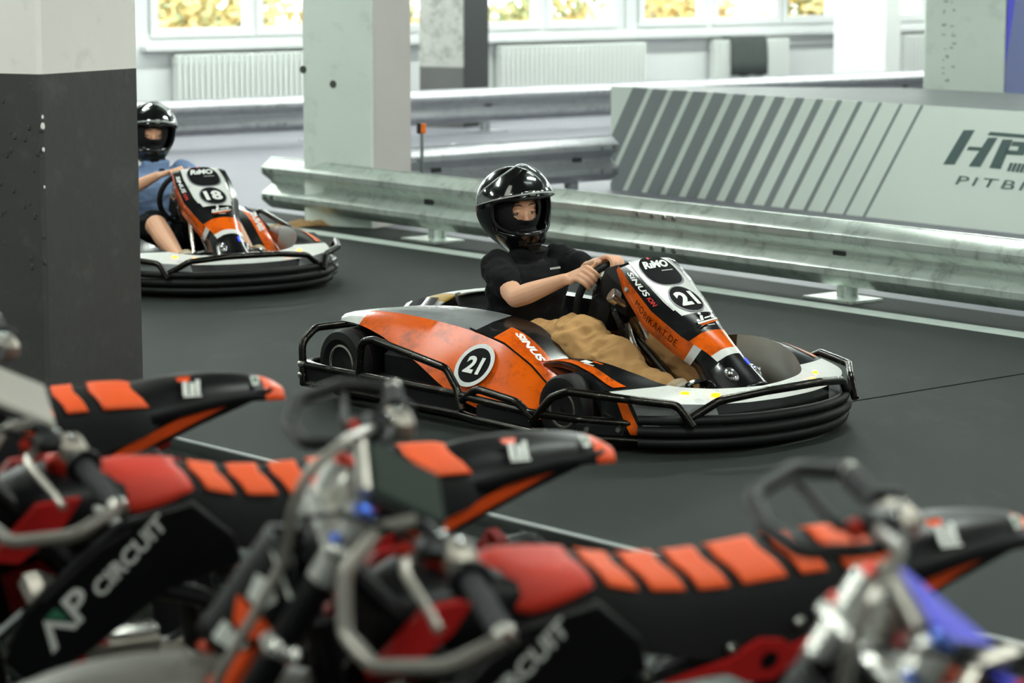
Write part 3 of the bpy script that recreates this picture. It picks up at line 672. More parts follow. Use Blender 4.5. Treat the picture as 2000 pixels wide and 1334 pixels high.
    def ev(u):
        u = max(0.0, min(6.9999, u)); i = int(u); t = u - i; g = lambda j: half[max(0, min(7, j))]
        return [0.5 * (2 * b_ + (c_ - a_) * t + (2 * a_ - 5 * b_ + 4 * c_ - d_) * t * t + (3 * b_ - a_ - 3 * c_ + d_) * t ** 3) for a_, b_, c_, d_ in zip(g(i - 1), g(i), g(i + 1), g(i + 2))]
    def sst(a_, b_, x): x = max(0, min(1, (x - a_) / (b_ - a_))); return x * x * (3 - 2 * x)
    def bump_(u): return sst(0, 3.0, u) * (1 - sst(4.7, 6.9, u))
    def cpos(u, col, w):   # col 0 inner wall, 1 top, 2 outer face; mirrored later
        sh = (0, -1.05 * w, lerp(-1.05, -.58, w))[col] * bump_(u); r = ev(u + sh); p = [Vector(r[0:3]), Vector(r[3:6]), Vector(r[6:9]), Vector(r[9:12])]; return lerp(p[col], p[col + 1], w)
    us = sorted(set([7 * i / 70 for i in range(71)] + [4.05, 4.23, 4.53, 4.65, 5.9]))
    cols = [(0, 0), (0, .5)] + [(1, j / 8) for j in range(8)] + [(2, j / 6) for j in range(7)]
    hr = [[cpos(u, c_, w_) for c_, w_ in cols] for u in us]
    rings = [[Vector((p.x, -p.y, p.z)) for p in r] for r in hr] + [list(r) for r in hr[-2::-1]]; um = us + us[-2::-1]
    def cowl(i, k):
        u = (um[i] + um[i + 1]) / 2
        if k < 2: return 0 if u < 1 else (3 if u < 4.4 else 0)
        if k < 10: return 0 if u < 4.05 else 1
        return 0 if u < 4.23 else (2 if u < 4.53 else (0 if u < 4.65 or u > 5.9 else 4))
    cw = MB().loft(rings, closed=False, mif=cowl).build('front_cowl', [m_blk, m_wht, m_org, mat('cowl_inner_grey', (150, 157, 154), .3, coat=.3), m_gry], K, smooth=40)
    for s in (-1, 1):
        v = []; N = 30
        for i in range(N + 1):
            t = i / N; u = lerp(.25, 3.9, t); w0 = lerp(.30, .62, t); w1 = lerp(.75, .95, t) if t < .35 else lerp(.75 - .0, .84, t) if t < .6 else lerp(.80, .84, t)
            for w_ in (w0, max(w0 + .12, w1)): p = cpos(u, 1, w_); v.append(Vector((p.x, s * p.y, p.z + .004)))
        mesh('orange_flash', v, [(2 * i, 2 * i + 1, 2 * i + 3, 2 * i + 2) for i in range(N)], m_org, cw, smooth=True)
    so = cw.modifiers.new('thickness', 'SOLIDIFY'); so.thickness = .005; so.offset = -1
    for s in (-1, 1):
        for (x, y, z) in ((.995, .325, .2075), (1.065, .235, .2015)):
            q = MB().rbox((x + .028, s * (y + .028), z - .004), (.034, .020, .012), .005, Matrix.Rotation(s * math.radians(-52 if x < 1.0 else -40), 3, 'Z')).build('amber_lamp', m_led, cw)
    letter('lettering', 'iON', cw, m_bp, (.80, -.535, .245), (1, -.05, -.1), (0, .6, .5), .016, off=.004, shear=.2)
    for s in (-1, 1):
        decal('wing_sticker', cw, m_wp, (.62, s * .49, .285), (1, s * .12, -.05), (0, -s, .25) if s < 0 else (0, -1, .25), [[(0, 0), (.05, 0), (.06, .018), (.01, .02)], [(.03, -.008), (.09, -.006), (.09, -.001), (.03, -.002)]], .004)
        decal('wing_sticker', cw, m_org, (.66, s * .50, .284), (1, s * .12, -.05), (0, -s, .25) if s < 0 else (0, -1, .25), [[(.01, .022), (.07, .020), (.075, .028), (.015, .03)]], .004)
    # --- side pods
    for s in (-1, 1):
        PS = [  # x: inner-low z, inner y/z, mid y/z, crease y/z, bottom y/z
            (-.74, .30, .40, .325, .46, .333, .515, .325, .535, .300), (-.60, .26, .34, .352, .42, .356, .49, .350, .555, .300), (-.42, .12, .29, .372, .39, .370, .475, .355, .575, .270),
            (-.20, .10, .27, .378, .37, .368, .468, .346, .60, .205), (.0, .08, .27, .372, .365, .358, .468, .330, .618, .125), (.18, .07, .28, .348, .375, .335, .470, .300, .622, .075),
            (.33, .07, .30, .272, .38, .262, .468, .232, .615, .066), (.46, .07, .32, .160, .39, .155, .462, .140, .60, .064), (.50, .065, .33, .10, .40, .098, .46, .090, .595, .062)]
        cr = crom(PS, 5); rings = []
        for r in cr:
            x, zl, iy, iz, my, mz, cy, cz, by, bz = r
            ps = [(x, s * iy, zl), (x, s * iy, iz), (x, s * my, mz), (x, s * cy, cz), (x, s * lerp(cy, by, .5) + s * .008, lerp(cz, bz, .5)), (x, s * by, bz), (x, s * (by - .03), bz - .015)]
            rings.append([Vector(p) for p in ps])
        def pm(i, k):
            x = rings[i][0].x
            if k == 0 or k >= 5: return 0
            if k == 1: return 3 if x < -.02 else 0
            if k == 2: return (3 if x < -.02 else 0) if x < .08 else 2
            return 2 if x > -.62 else 1
        pod = MB().loft(rings, closed=True, mif=pm).build('side_pod', [m_blk, m_wht, m_org, m_gry], K, smooth=30)
        c0 = Vector((.10, s * .546, .213)); fn = Vector((.05, s * .80, .60)).normalized(); rt = Vector((1, 0, 0)) if s < 0 else Vector((-1, 0, 0)); rt = (rt - fn * rt.dot(fn)).normalized(); uu = fn.cross(rt)
        c0 = c0 + fn * .0055
        disc('roundel_ring', pod, m_wht, c0, rt, uu, .095, off=.003, r_in=.80); disc('roundel', pod, m_bp, c0, rt, uu, .077, off=.0025)
        letter('number', num, pod, m_wp, c0, rt, uu, .074, w=.088, off=.006, bold=.04, center=True)
        dv = (Vector((.46, s * .425, .152)) - Vector((.20, s * .425, .325))).normalized(); nv = Vector((.55, s * .10, .83)).normalized()
        letter('lettering', 'SiNUS', pod, m_wp, Vector((.195, s * .437, .331)) if s < 0 else Vector((.36, s * .40, .25)), dv if s < 0 else -dv, (0, 1, .1), .034, w=.17, off=.012, bold=.05, shear=.2)
        letter('lettering', 'iON', pod, m_redp, Vector((.337, s * .437, .236)) if s < 0 else Vector((.42, s * .40, .20)), dv if s < 0 else -dv, (0, 1, .1), .024, w=.06, off=.012, bold=.03, shear=.2)
        q = MB().tube([Vector((-.02, s * .468, .339)), Vector((.18, s * .470, .303)), Vector((.33, s * .468, .236)), Vector((.455, s * .462, .146))], .004, 6); q.build('panel_gap', m_bp, pod)
        MB().rbox((.33, s * .597, .085), (.035, .02, .05), .008).build('pod_latch', m_blk, pod)
        MB().rbox((-.27, s * .515, .15), (.40, .05, .13), .02).build('pod_inner_wall', m_blkm, pod)
        MB().rbox((-.20, s * .55, .085), (.80, .10, .06), .02).build('pod_sill', m_blkm, pod)
        # fender shell over the rear tyre
        rings = []
        for k in range(9):
            a = math.radians(35 + 105 * k / 8); rr = .152
            rings.append([Vector((-.648 + rr * math.cos(a), s * y_, .14 + rr * math.sin(a))) for y_ in (.41, .44, .47)])
        fd = MB().loft(rings, closed=False).build('wheel_fender', m_gry, K, smooth=50); so = fd.modifiers.new('thickness', 'SOLIDIFY'); so.thickness = .006
    # --- rear hood
    HS = [(-.80, .30, .30, .24), (-.70, .36, .365, .25), (-.58, .395, .37, .27), (-.46, .405, .36, .28)]
    rings = []
    for x, zc, hw, ze in crom(HS, 5):
        rings.append([Vector((x, lerp(-1, 1, k / 16) * hw, zc - (zc - ze) * abs(lerp(-1, 1, k / 16)) ** 3.2)) for k in range(17)])
    hood = MB().loft(rings, closed=False, mif=lambda i, k: (0 if k in (0, 1, 14, 15) else (1 if k in (3, 4, 11, 12) else 2))).build('rear_hood', [m_gry, m_yel, m_wht], K, smooth=40)
    so = hood.modifiers.new('thickness', 'SOLIDIFY'); so.thickness = .006; so.offset = -1
    for s in (-1, 1):
        v = []; N = 8
        for i in range(N + 1):
            x = lerp(-.74, -.50, i / N); zc, hw, ze = table([(r[0], r[1], r[2], r[3]) for r in HS], x)
            for kk in (.60, .86): v.append(Vector((x + (.04 if kk > .7 else 0), s * hw * kk, zc - (zc - ze) * kk ** 3.2 + .012)))
        mesh('hood_window', v, [(2 * i, 2 * i + 1, 2 * i + 3, 2 * i + 2) for i in range(N)], m_shade, hood, smooth=True, fix=False)
    MB().tube([(-.50, .10, .405), (-.50, .10, .425), (-.50, .22, .422), (-.50, .22, .400)], .008, 8, fillet=.015).build('hood_handle', m_blk, hood)
    # --- tubes around the kart
    def tb(name, pts, r=.0155, fil=.05, m=m_tubeb): return MB().tube(pts, r, 12, fillet=fil).build(name, m, K)
    for s in (-1, 1):
        tb('side_hoop', [(-.43, s * .695, .10), (-.41, s * .695, .268), (-.33, s * .695, .282), (.10, s * .695, .222), (.165, s * .695, .15), (.19, s * .70, .075)], fil=.06)
        tb('side_bumper_tube', [(-.80, s * .69, .130), (.18, s * .69, .130), (.30, s * .715, .130), (.60, s * .715, .120), (.80, s * .66, .115), (1.02, s * .50, .105)], fil=.12)
        tb('side_bumper_tube', [(-.80, s * .69, .055), (.18, s * .69, .055), (.30, s * .715, .055), (.60, s * .715, .050), (.80, s * .66, .05), (1.02, s * .50, .045)], fil=.12)
        tb('side_bumper_tube', [(.17, s * .69, .10), (.30, s * .715, .170), (.52, s * .715, .150), (.62, s * .72, .10)], fil=.08)
        tb('front_hoop', [(.60, s * .715, .085), (.69, s * .70, .185), (.76, s * .685, .215), (.98, s * .60, .205), (1.10, s * .47, .185), (1.15, s * .44, .11)], fil=.06)
        for x, y, z in ((.83, .655, .085), (.92, .585, .085), (-.79, .71, .09), (-.79, .71, .135)):
            MB().lathe([(0, .008), (.009, .008), (.012, .0), (.012, -.02)], (x, s * y, z), (.5, s * .86, 0) if x > 0 else (-.6, s * .8, 0), 10).build('bumper_bolt', m_alu, K)
        q = MB().rbox((.88, s * .605, .082), (.22, .02, .05), .008, Matrix.Rotation(s * math.radians(-38), 3, 'Z')).build('bumper_bracket', m_blkm, K)
        MB().rbox((.45, s * .715, .088), (.30, .012, .05), .005).build('bumper_bracket', m_blkm, K)
        MB().rbox((-.30, s * .69, .092), (.95, .012, .06), .005).build('bumper_bracket', m_blkm, K)
    tb('rear_bumper_tube', [(-.78, -.70, .055), (-.80, -.69, .22), (-.80, -.62, .272), (-.80, .62, .272), (-.80, .69, .22), (-.78, .70, .055)], fil=.07)
    tb('rear_bumper_tube', [(-.70, -.69, .13), (-.82, -.66, .13), (-.84, 0, .13), (-.82, .66, .13), (-.70, .69, .13)], fil=.06)
    MB().rbox((-.80, 0, .09), (.04, 1.24, .07), .012).build('rear_bumper_pad', m_rub, K)
    # front rubber bumper: stacked bands following the nose
    OUT = [(.98, .545), (1.08, .455), (1.17, .32), (1.225, .16), (1.24, 0)]
    half = crom(OUT, 6); path = [(x, -y) for x, y in half] + [(x, y) for x, y in half[-2::-1]]
    for z0, z1, o in ((.024, .062, 0.0), (.066, .104, .012), (.108, .142, .006)):
        rings = []
        for i, (x, y) in enumerate(path):
            a = path[max(0, i - 1)]; b = path[min(len(path) - 1, i + 1)]; tx, ty = b[0] - a[0], b[1] - a[1]; l = math.hypot(tx, ty); nx, ny = ty / l, -tx / l
            ring = []
            for k in range(10):
                an = 2 * math.pi * k / 10; d = o + .022 * math.cos(an); zz = (z0 + z1) / 2 + (z1 - z0) / 2 * math.sin(an) * 1.05; ring.append(Vector((x + nx * d, y + ny * d, zz)))
            rings.append(ring)
        MB().loft(rings).build('front_bumper_band', m_rub, K, smooth=50)
    tb('front_arch_tube', [(1.12, -.43, .13), (1.175, -.33, .195), (1.225, -.15, .215), (1.235, 0, .217), (1.225, .15, .215), (1.175, .33, .195), (1.12, .43, .13)], .016, .08)
    for y in (-.335, -.285):
        MB().lathe([(0, .008), (.010, .008), (.013, .0), (.013, -.02)], (1.18 + (.01 if y > -.3 else -.012), y, .085), (.80, -.6, 0), 10).build('bumper_bolt', m_alu, K)
    # --- seat
    rings = []
    for (x, z, hw, d) in crom([(-.50, .40, .10, .0), (-.485, .365, .17, .05), (-.45, .28, .205, .10), (-.40, .15, .20, .15), (-.30, .075, .195, .13), (-.12, .065, .19, .11), (.02, .10, .18, .09)], 4):
        row_ = []
        for k in range(13):
            u = lerp(-1, 1, k / 12); w_ = abs(u) ** 3; row_.append(Vector((x + d * w_ * .75, u * hw, z + d * w_ * .8)))
        rings.append(row_)
    seat = MB().loft(rings, closed=False).build('seat', m_blkm, K, smooth=60); so = seat.modifiers.new('thickness', 'SOLIDIFY'); so.thickness = .008; so.offset = -1
    # --- steering
    sw = empty_part('steering_wheel', K); c = Vector((.235, 0, .435)); axv = Vector((-.97, 0, .22)).normalized(); q_ = axv.to_track_quat('Z', 'Y')
    ringp = [c + q_ @ Vector((.14 * math.cos(2 * math.pi * k / 32), .14 * math.sin(2 * math.pi * k / 32), 0)) for k in range(32)]
    MB().tube(ringp, .0155, 10, closed=True).build('rim', m_blkm, sw)
    q = MB()
    for a in (0, 120, 240): e = c + q_ @ Vector((.13 * math.cos(math.radians(a + 180)), .13 * math.sin(math.radians(a + 180)), 0)); q.tube([c, e], .011, 8)
    q.build('spokes', m_blkm, sw)
    MB().rbox(c + axv * .0, (.12, .12, .05), .02, q_.to_matrix()).build('hub_pad', m_blk, sw)
    MB().rbox((.385, 0, .485), (.20, .19, .17), .04, Matrix.Rotation(math.radians(30), 3, 'Y')).build('display_housing', m_blkm, K)
    MB().rbox((.30, -.02, .40), (.13, .16, .16), .04, Matrix.Rotation(math.radians(20), 3, 'Y')).build('steering_boss', m_blkm, K)
    MB().tube([c, (.66, 0, .13)], .014, 10).build('steering_column', m_tubeb, K)
    MB().tube([(.40, -.035, .36), (.55, -.06, .115)], .0125, 10).build('support_strut', m_alu, K); MB().tube([(.40, .035, .36), (.55, .06, .115)], .0125, 10).build('support_strut', m_alu, K)
    kb = MB().lathe([(.018, -.05), (.018, -.012), (.030, -.010), (.030, .018), (.026, .022), (0, .022)], (.418, -.115, .472), (-.35, -.75, .55), 18).build('control_knob', m_alu, K)
    MB().tube([(.32, -.02, .43), (.40, -.10, .42), (.43, -.08, .34), (.36, -.03, .22)], .016, 8, fillet=.05).build('cable_loom', m_blk, K)
    for s in (-1, 1):
        MB().tube([(.86, s * .20, .07), (.88, s * .20, .20), (.88, s * .11, .21), (.86, s * .11, .07)], .009, 8, fillet=.03).build('pedal', m_chr, K)
    return K
def empty_part(name, parent):
    o = bpy.data.objects.new(name, None); o.empty_display_size = .05; return link(o, parent)
KA = kart((.2, 10.09, 0), -48, '21', 'orange and black go-kart number 21 carrying the driver in black T-shirt')
KB = kart((-1.93, 14.35, 0), -62, '18', 'orange and white go-kart number 18 half hidden behind the grey pillar')
# ------------------------------------------------------------------ drivers
from mathutils import noise as mnoise
def volume(name, build, vox, smooth, m, parent, disp=None, keep=None):
    """joins overlapping shapes into one continuous skin"""
    q = MB(); build(q)
    me = bpy.data.meshes.new('tmp'); me.from_pydata([tuple(p) for p in q.v], [], q.f); o = bpy.data.objects.new('tmp', me); COL.objects.link(o)
    bm = bmesh.new(); bm.from_mesh(me); bmesh.ops.recalc_face_normals(bm, faces=bm.faces); bm.to_mesh(me); bm.free()
    r = o.modifiers.new('r', 'REMESH'); r.mode = 'VOXEL'; r.voxel_size = vox
    if smooth: s_ = o.modifiers.new('s', 'SMOOTH'); s_.iterations = smooth; s_.factor = .5
    dg = bpy.context.evaluated_depsgraph_get(); ev = o.evaluated_get(dg); out = bpy.data.meshes.new_from_object(ev); bpy.data.objects.remove(o); bpy.data.meshes.remove(me)
    if disp:
        ns = [v.normal.copy() for v in out.vertices]
        for v, n in zip(out.vertices, ns): v.co += n * disp(v.co)
    if keep:
        bm = bmesh.new(); bm.from_mesh(out); bmesh.ops.delete(bm, geom=[v for v in bm.verts if not keep(v.co)], context='VERTS'); bm.to_mesh(out); bm.free()
    out.name = name; out.materials.clear(); out.materials.append(m)
    for p in out.polygons: p.use_smooth = True
    return link(bpy.data.objects.new(name, out), parent)
def cap_tube(q, pts, rs, n=14):
    pts = [Vector(p) for p in pts]; fp = crom([tuple(p) + (r,) for p, r in zip(pts, rs)], 4); P = [Vector(p[:3]) for p in fp]; R = [p[3] for p in fp]
    v, f = sweep(P, R, n); q.add(v, f); q.ball(P[0], R[0], n); q.ball(P[-1], R[-1], n)
def ering(c, a, b, n=20, e=2.3):
    c, a, b = Vector(c), Vector(a), Vector(b); out = []
    for k in range(n):
        t = 2 * math.pi * k / n; ca, sa = math.cos(t), math.sin(t); out.append(c + a * math.copysign(abs(ca) ** (2 / e), ca) + b * math.copysign(abs(sa) ** (2 / e), sa))
    return out
def helmet(P, c, R, mats, person_hole=(36, -13, 9), visor_el=(20, 66), visor=True):
    """P person, c centre, R 3x3 head frame (x forward, y left, z up)"""
    m_sh, m_bal, m_vis = mats
    def sp(az, el, k=1.0):
        a, e = math.radians(az), math.radians(el); d = Vector((math.cos(e) * math.cos(a), math.cos(e) * math.sin(a), math.sin(e)))
        rx, ry, rz = .176, .146, .158
        fr = max(0, d.x); low = max(0, -d.z)
        p = Vector((d.x * rx * (1 + .20 * fr * low * 1.6) * (1.0 if d.x > 0 else .98), d.y * ry * (1 - .22 * low * low), d.z * (rz if d.z > 0 else .178 + .095 * fr)))
        return p * k
    def tr(p): return c + R @ p
    N, Mm = 72, 40; v = []; f = []; idx = {}
    inside = lambda az, el: abs(az) < 66 and (-19 - .0016 * az * az * .5) < el < (17 - .0018 * az * az * .4)
    for j in range(Mm + 1):
        el = lerp(-64, 90, j / Mm)
        for i in range(N): az = -180 + 360 * i / N; idx[(i, j)] = len(v); v.append(tr(sp(az, el)))
    for j in range(Mm):
        for i in range(N):
            az = -180 + 360 * (i + .5) / N; el = lerp(-64, 90, (j + .5) / Mm)
            if inside(az, el): continue
            f.append((idx[(i, j)], idx[((i + 1) % N, j)], idx[((i + 1) % N, j + 1)], idx[(i, j + 1)]))
    sh = mesh('helmet', v, f, m_sh, P, smooth=True); so = sh.modifiers.new('thickness', 'SOLIDIFY'); so.thickness = .018; so.offset = -1; so.use_rim = True
    # rubber seal round the eye port
    pts = []
    for k in range(48):
        t = 2 * math.pi * k / 48; az = 66 * math.copysign(abs(math.cos(t)) ** .55, math.cos(t)); el = -1.0 + 19.5 * math.copysign(abs(math.sin(t)) ** .55, math.sin(t)); pts.append(tr(sp(az, el, .985)))
    MB().tube(pts, .006, 8, closed=True).build('port_seal', m_blkm, sh)
    # chin vent, brow label, pivots
    q = MB()
    q.plate([(-.030, .012), (.030, .012), (.012, -.030), (-.012, -.030)], tr(sp(0, -33, 1.02)), R @ Vector((0, 1, 0)), R @ Vector((.35, 0, 1)).normalized(), .010); q.build('chin_vent', m_blkm, sh)
    for s in (-1, 1):
        MB().plate([(-.016, .008), (.016, .012), (.010, -.010), (-.012, -.012)], tr(sp(s * 22, -29, 1.01)), R @ Vector((-s * .4, 1, 0)).normalized(), R @ Vector((.3, 0, 1)).normalized(), .008).build('chin_vent', m_blkm, sh)
        d = (tr(sp(s * 88, 8, 1.1)) - tr(sp(s * 88, 8, 1.0))).normalized(); MB().lathe([(.022, -.006), (.022, .006), (.016, .010), (0, .010)], tr(sp(s * 88, 8, 1.0)), d, 18).build('visor_pivot', m_blk, sh)
    MB().plate([(-.012, -.011), (.012, -.011), (.012, .011), (-.012, .011)], tr(sp(3, 27, 1.005)), R @ Vector((0, 1, 0)), R @ Vector((-.45, 0, .9)).normalized(), .003).build('brow_label', mat('beige_label', (168, 162, 140), .6), sh)
    # rim of the shell top vent
    MB().rbox(tr(sp(0, 62, 1.02)), (.06, .03, .014), .006, R @ Matrix.Rotation(math.radians(-28), 3, 'Y')).build('top_vent', m_blk, sh)
    # raised clear visor
    v = []; f = []; A, B = 36, 14
    for j in range(B + 1):
        for i in range(A + 1):
            az = lerp(-96, 96, i / A); w = math.cos(math.radians(az) * .93); el = lerp(4 + (visor_el[0] - 0) * max(0, w), 16 + (visor_el[1] - 12) * max(0, w), j / B); v.append(tr(sp(az, el, 1.06 + .13 * max(0, w))))
    for j in range(B):
        for i in range(A): f.append((j * (A + 1) + i, j * (A + 1) + i + 1, (j + 1) * (A + 1) + i + 1, (j + 1) * (A + 1) + i))
    vi = mesh('visor', v, f, m_vis, sh, smooth=True); so = vi.modifiers.new('thickness', 'SOLIDIFY'); so.thickness = .003
    edge = [v[i] for i in range(A + 1)] + [v[(j + 1) * (A + 1) + A] for j in range(B)] + [v[B * (A + 1) + A - i] for i in range(1, A + 1)] + [v[(B - j) * (A + 1)] for j in range(1, B)]
    MB().tube(edge, .003, 6, closed=True).build('visor_edge', mat('clear_visor_edge', (170, 172, 172), .25), vi)
    # balaclava with an eye slot
    v = []; f = []; N2, M2 = 144, 110; ha, h0, h1 = person_hole
    for j in range(M2 + 1):
        el = lerp(-80, 88, j / M2)
        for i in range(N2):
            az = -180 + 360 * i / N2; a, e = math.radians(az), math.radians(el)
            p = Vector((math.cos(e) * math.cos(a) * .118 + .012, math.cos(e) * math.sin(a) * .100, math.sin(e) * .135))
            if abs(az) < 26 and -26 < el < -8: p.x += .022 * (1 - abs(az) / 26) * (1 - abs(el + 17) / 9)
            v.append(tr(p))
    for j in range(M2):
        for i in range(N2):
            az = -180 + 360 * (i + .5) / N2; el = lerp(-80, 88, (j + .5) / M2); mid = (h0 + h1) / 2; hh = (h1 - h0) / 2
            if abs(az / ha) ** 3.5 + abs((el - mid) / hh) ** 3.0 < 1: continue
            f.append((j * N2 + i, j * N2 + (i + 1) % N2, (j + 1) * N2 + (i + 1) % N2, (j + 1) * N2 + i))
    bl = mesh('balaclava', v, f, m_bal, P, smooth=True); so = bl.modifiers.new('thickness', 'SOLIDIFY'); so.thickness = .004; so.offset = 1
    return sh
def head_shapes(q, c, R):
    def tr(p): return c + R @ Vector(p)
    q.ball(tr((0, 0, .01)), .1, 24, sc=(1.12, .92, 1.24), R=R); q.ball(tr((.055, 0, -.05)), .06, 16, sc=(.8, .95, 1.1), R=R)
    q.ball(tr((.108, 0, -.030)), .013, 12, sc=(1.0, .8, 1.6), R=R); q.ball(tr((.116, 0, -.042)), .0115, 12, R=R)
    for s in (-1, 1): q.ball(tr((.088, s * .034, .012)), .017, 12, sc=(1, 1.6, .55), R=R); q.ball(tr((.076, s * .045, -.045)), .026, 12, R=R)
def face_parts(P, c, R, m_skin):
    def tr(p): return c + R @ Vector(p)
    for s in (-1, 1):
        e = MB().ball(tr((.0905, s * .0335, -.0155)), .0125, 16, R=R).build('eye', mat('eye_white', (150, 132, 122), .3), P)
        MB().ball(tr((.0975, s * .0335 + .0005, -.0160)), .0062, 12, R=R).build('iris', mat('iris_brown', (44, 30, 22), .2), e)
        q = MB(); q.tube([tr((.099, s * .018, -.0095)), tr((.1035, s * .031, -.0065)), tr((.097, s * .048, -.0115))], [.004, .0055, .0035], 8, fillet=.01); q.build('eyelid', m_skin, e)
        MB().tube([tr((.1085, s * .014, .0135)), tr((.1085, s * .030, .019)), tr((.096, s * .052, .013))], [.0022, .003, .0015], 6, fillet=.02).build('eyebrow', mat('eyebrow_brown', (96, 66, 46), .8), P)
def hand(q, rp, nout, fwd, tau, wrist, curl=1.0, flip=1):
    """closes four fingers and a thumb round a bar at rp"""
    rp, nout, fwd, tau, wrist = [Vector(a) for a in (rp, nout, fwd, tau, wrist)]
    k0 = rp - fwd * .030 + nout * .016
    for j, (o, L) in enumerate(((-.031, .92), (-.0105, 1.0), (.0105, .97), (.031, .80))):
        b = tau * o * flip; a = k0 + b + (wrist - k0) * .10
        cap_tube(q, [a + (wrist - k0) * .35 - b * .35, k0 + b + nout * .004, rp + b + nout * .030 - fwd * .006, rp + b + fwd * .024 * L + nout * .016, rp + b + fwd * .028 * L - nout * .010, rp + b + fwd * .012 - nout * .021], [.0115, .0108, .0094, .0088, .0082, .0070], 12)
    mid = k0.lerp(wrist, .5)
    q.loft([ering(k0.lerp(wrist, t), tau * w, (nout * .7 - fwd * .7).normalized() * h, 16) for t, w, h in ((.05, .040, .013), (.3, .041, .016), (.6, .036, .017), (1.0, .027, .019))])
    tb = k0.lerp(wrist, .45) - tau * .032 * flip - nout * .008
    cap_tube(q, [tb, rp - fwd * .030 - tau * .052 * flip - nout * .012, rp - fwd * .018 - tau * .062 * flip - nout * .004, rp - fwd * .004 - tau * .074 * flip + nout * .012], [.0145, .0115, .0098, .0082], 12)
def driver(loc, ang, spec):
    P = empty('person', loc, math.radians(ang), spec['label'], 'person')
    sk = spec['skin']; hc = Vector(spec['head']); yaw, pit, rol = spec['look']
    R = (Matrix.Rotation(math.radians(yaw), 3, 'Z') @ Matrix.Rotation(math.radians(pit), 3, 'Y') @ Matrix.Rotation(math.radians(rol), 3, 'X'))
    sh = {s: Vector(spec['shoulder'][s]) for s in 'RL'}; el = {s: Vector(spec['elbow'][s]) for s in 'RL'}; wr = {s: Vector(spec['wrist'][s]) for s in 'RL'}
    neck = (sh['R'] + sh['L']) / 2 + Vector((.005, 0, .035)); hip = Vector(spec['hip'])
    Yv = Vector((0, 1, 0))
    def torso(q, k):
        st = [(hip + Vector((0, 0, -.02)), .150, .105), (hip + Vector((.005, 0, .07)), .155, .108), (hip.lerp(neck, .42), .140, .098), (hip.lerp(neck, .68), .158, .105), (hip.lerp(neck, .86), .165, .092), (hip.lerp(neck, .97), .105, .068)]
        q.loft([ering(c, Yv * w * k, Vector((1, 0, -.15)).normalized() * d * k) for c, w, d in st])
        for s in 'RL': q.ball(sh[s] * .92 + neck * .08, .060 * k, 14)
    def skinb(q):
        torso(q, .80); head_shapes(q, hc, R); cap_tube(q, [neck - Vector((0, 0, .03)), neck.lerp(hc, .4), hc + R @ Vector((-.02, 0, -.06))], [.044, .044, .052])
        for s in 'RL':
            cap_tube(q, [sh[s], sh[s].lerp(el[s], .35), sh[s].lerp(el[s], .75), el[s]], [.052, .049, .043, .038]); cap_tube(q, [el[s], el[s].lerp(wr[s], .25), el[s].lerp(wr[s], .6), wr[s]], [.038, .041, .034, .0245])
            hd = spec['hand'][s]; hand(q, *hd, wr[s], flip=1 if s == 'R' else -1)
        for s in 'RL':
            if spec.get('bare_legs'): leg_shape(q, s, 1.0)
    kn = {s: Vector(spec['knee'][s]) for s in 'RL'}; an = {s: Vector(spec['ankle'][s]) for s in 'RL'}; hj = {'R': hip + Vector((.03, -.095, -.02)), 'L': hip + Vector((.03, .095, -.02))}
    def leg_shape(q, s, k, t0=0.0):
        cap_tube(q, [hj[s], hj[s].lerp(kn[s], .5), kn[s]], [.082 * k, .074 * k, .058 * k]); cap_tube(q, [kn[s], kn[s].lerp(an[s], .35) - Vector((.01, 0, .0)), kn[s].lerp(an[s], .75), an[s]], [.057 * k, .056 * k, .042 * k, .036 * k])
    body = volume('body', skinb, .0038, 2, sk, P)
    volume('neck_gaiter', lambda q: cap_tube(q, [neck - Vector((.0, 0, .045)), neck.lerp(hc, .35), hc + R @ Vector((.0, 0, -.07))], [.072, .066, .078]), .006, 3, spec['helmet'][1], P, keep=None)
    face_parts(P, hc, R, sk)
    helmet(P, hc, R, spec['helmet'], spec.get('hole', (34, -17, 15)))
    # shirt
    def shirt(q):
        torso(q, 1.17); sl = spec['sleeve']
        q.loft([ering(neck + Vector((-.005, 0, t)), Yv * .072, Vector((1, 0, 0)) * .066) for t in (-.05, .012, .03)])
        for s in 'RL':
            e = sh[s].lerp(el[s], min(1, sl)); cap_tube(q, [sh[s], sh[s].lerp(e, .5), e], [.064, .064, .061])
            if sl > 1: e2 = el[s].lerp(wr[s], sl - 1); cap_tube(q, [el[s], e2], [.060, .050])
    def fold(a, fr, seed):
        return lambda p: a * (mnoise.noise(Vector((p.x * fr + seed, p.y * fr * .7, p.z * fr * 1.6))) + .5 * mnoise.noise(Vector((p.x * fr * 2.3, p.y * fr * 2, p.z * fr * 3 + seed))) + .3 * (1 - 2.2 * abs(mnoise.noise(Vector((p.x * fr * 2.8 + seed, p.y * fr * 1.6 - seed, p.z * fr * 3.5))))))
    st = volume('shirt', shirt, .007, 5, spec['shirt'], P, fold(.012, 9, 3.1))
    MB().tube([neck + Vector((.062 * math.cos(a), .066 * math.sin(a), .034 + .010 * math.cos(a + math.pi))) for a in [2 * math.pi * k / 28 for k in range(28)]], .007, 8, closed=True).build('collar', spec['shirt'], st)
    if spec.get('chest_text'):
        p0 = Vector((-.080, .005, .522)); decal('chest_print', st, m_wp, p0, Vector((-.12, 1, 0)), Vector((-.25, 0, 1)), [[(a_, 0), (a_ + .004, 0), (a_ + .0045, .008), (a_ + .0005, .008)] for a_ in [.0065 * j for j in range(10)]], .004)
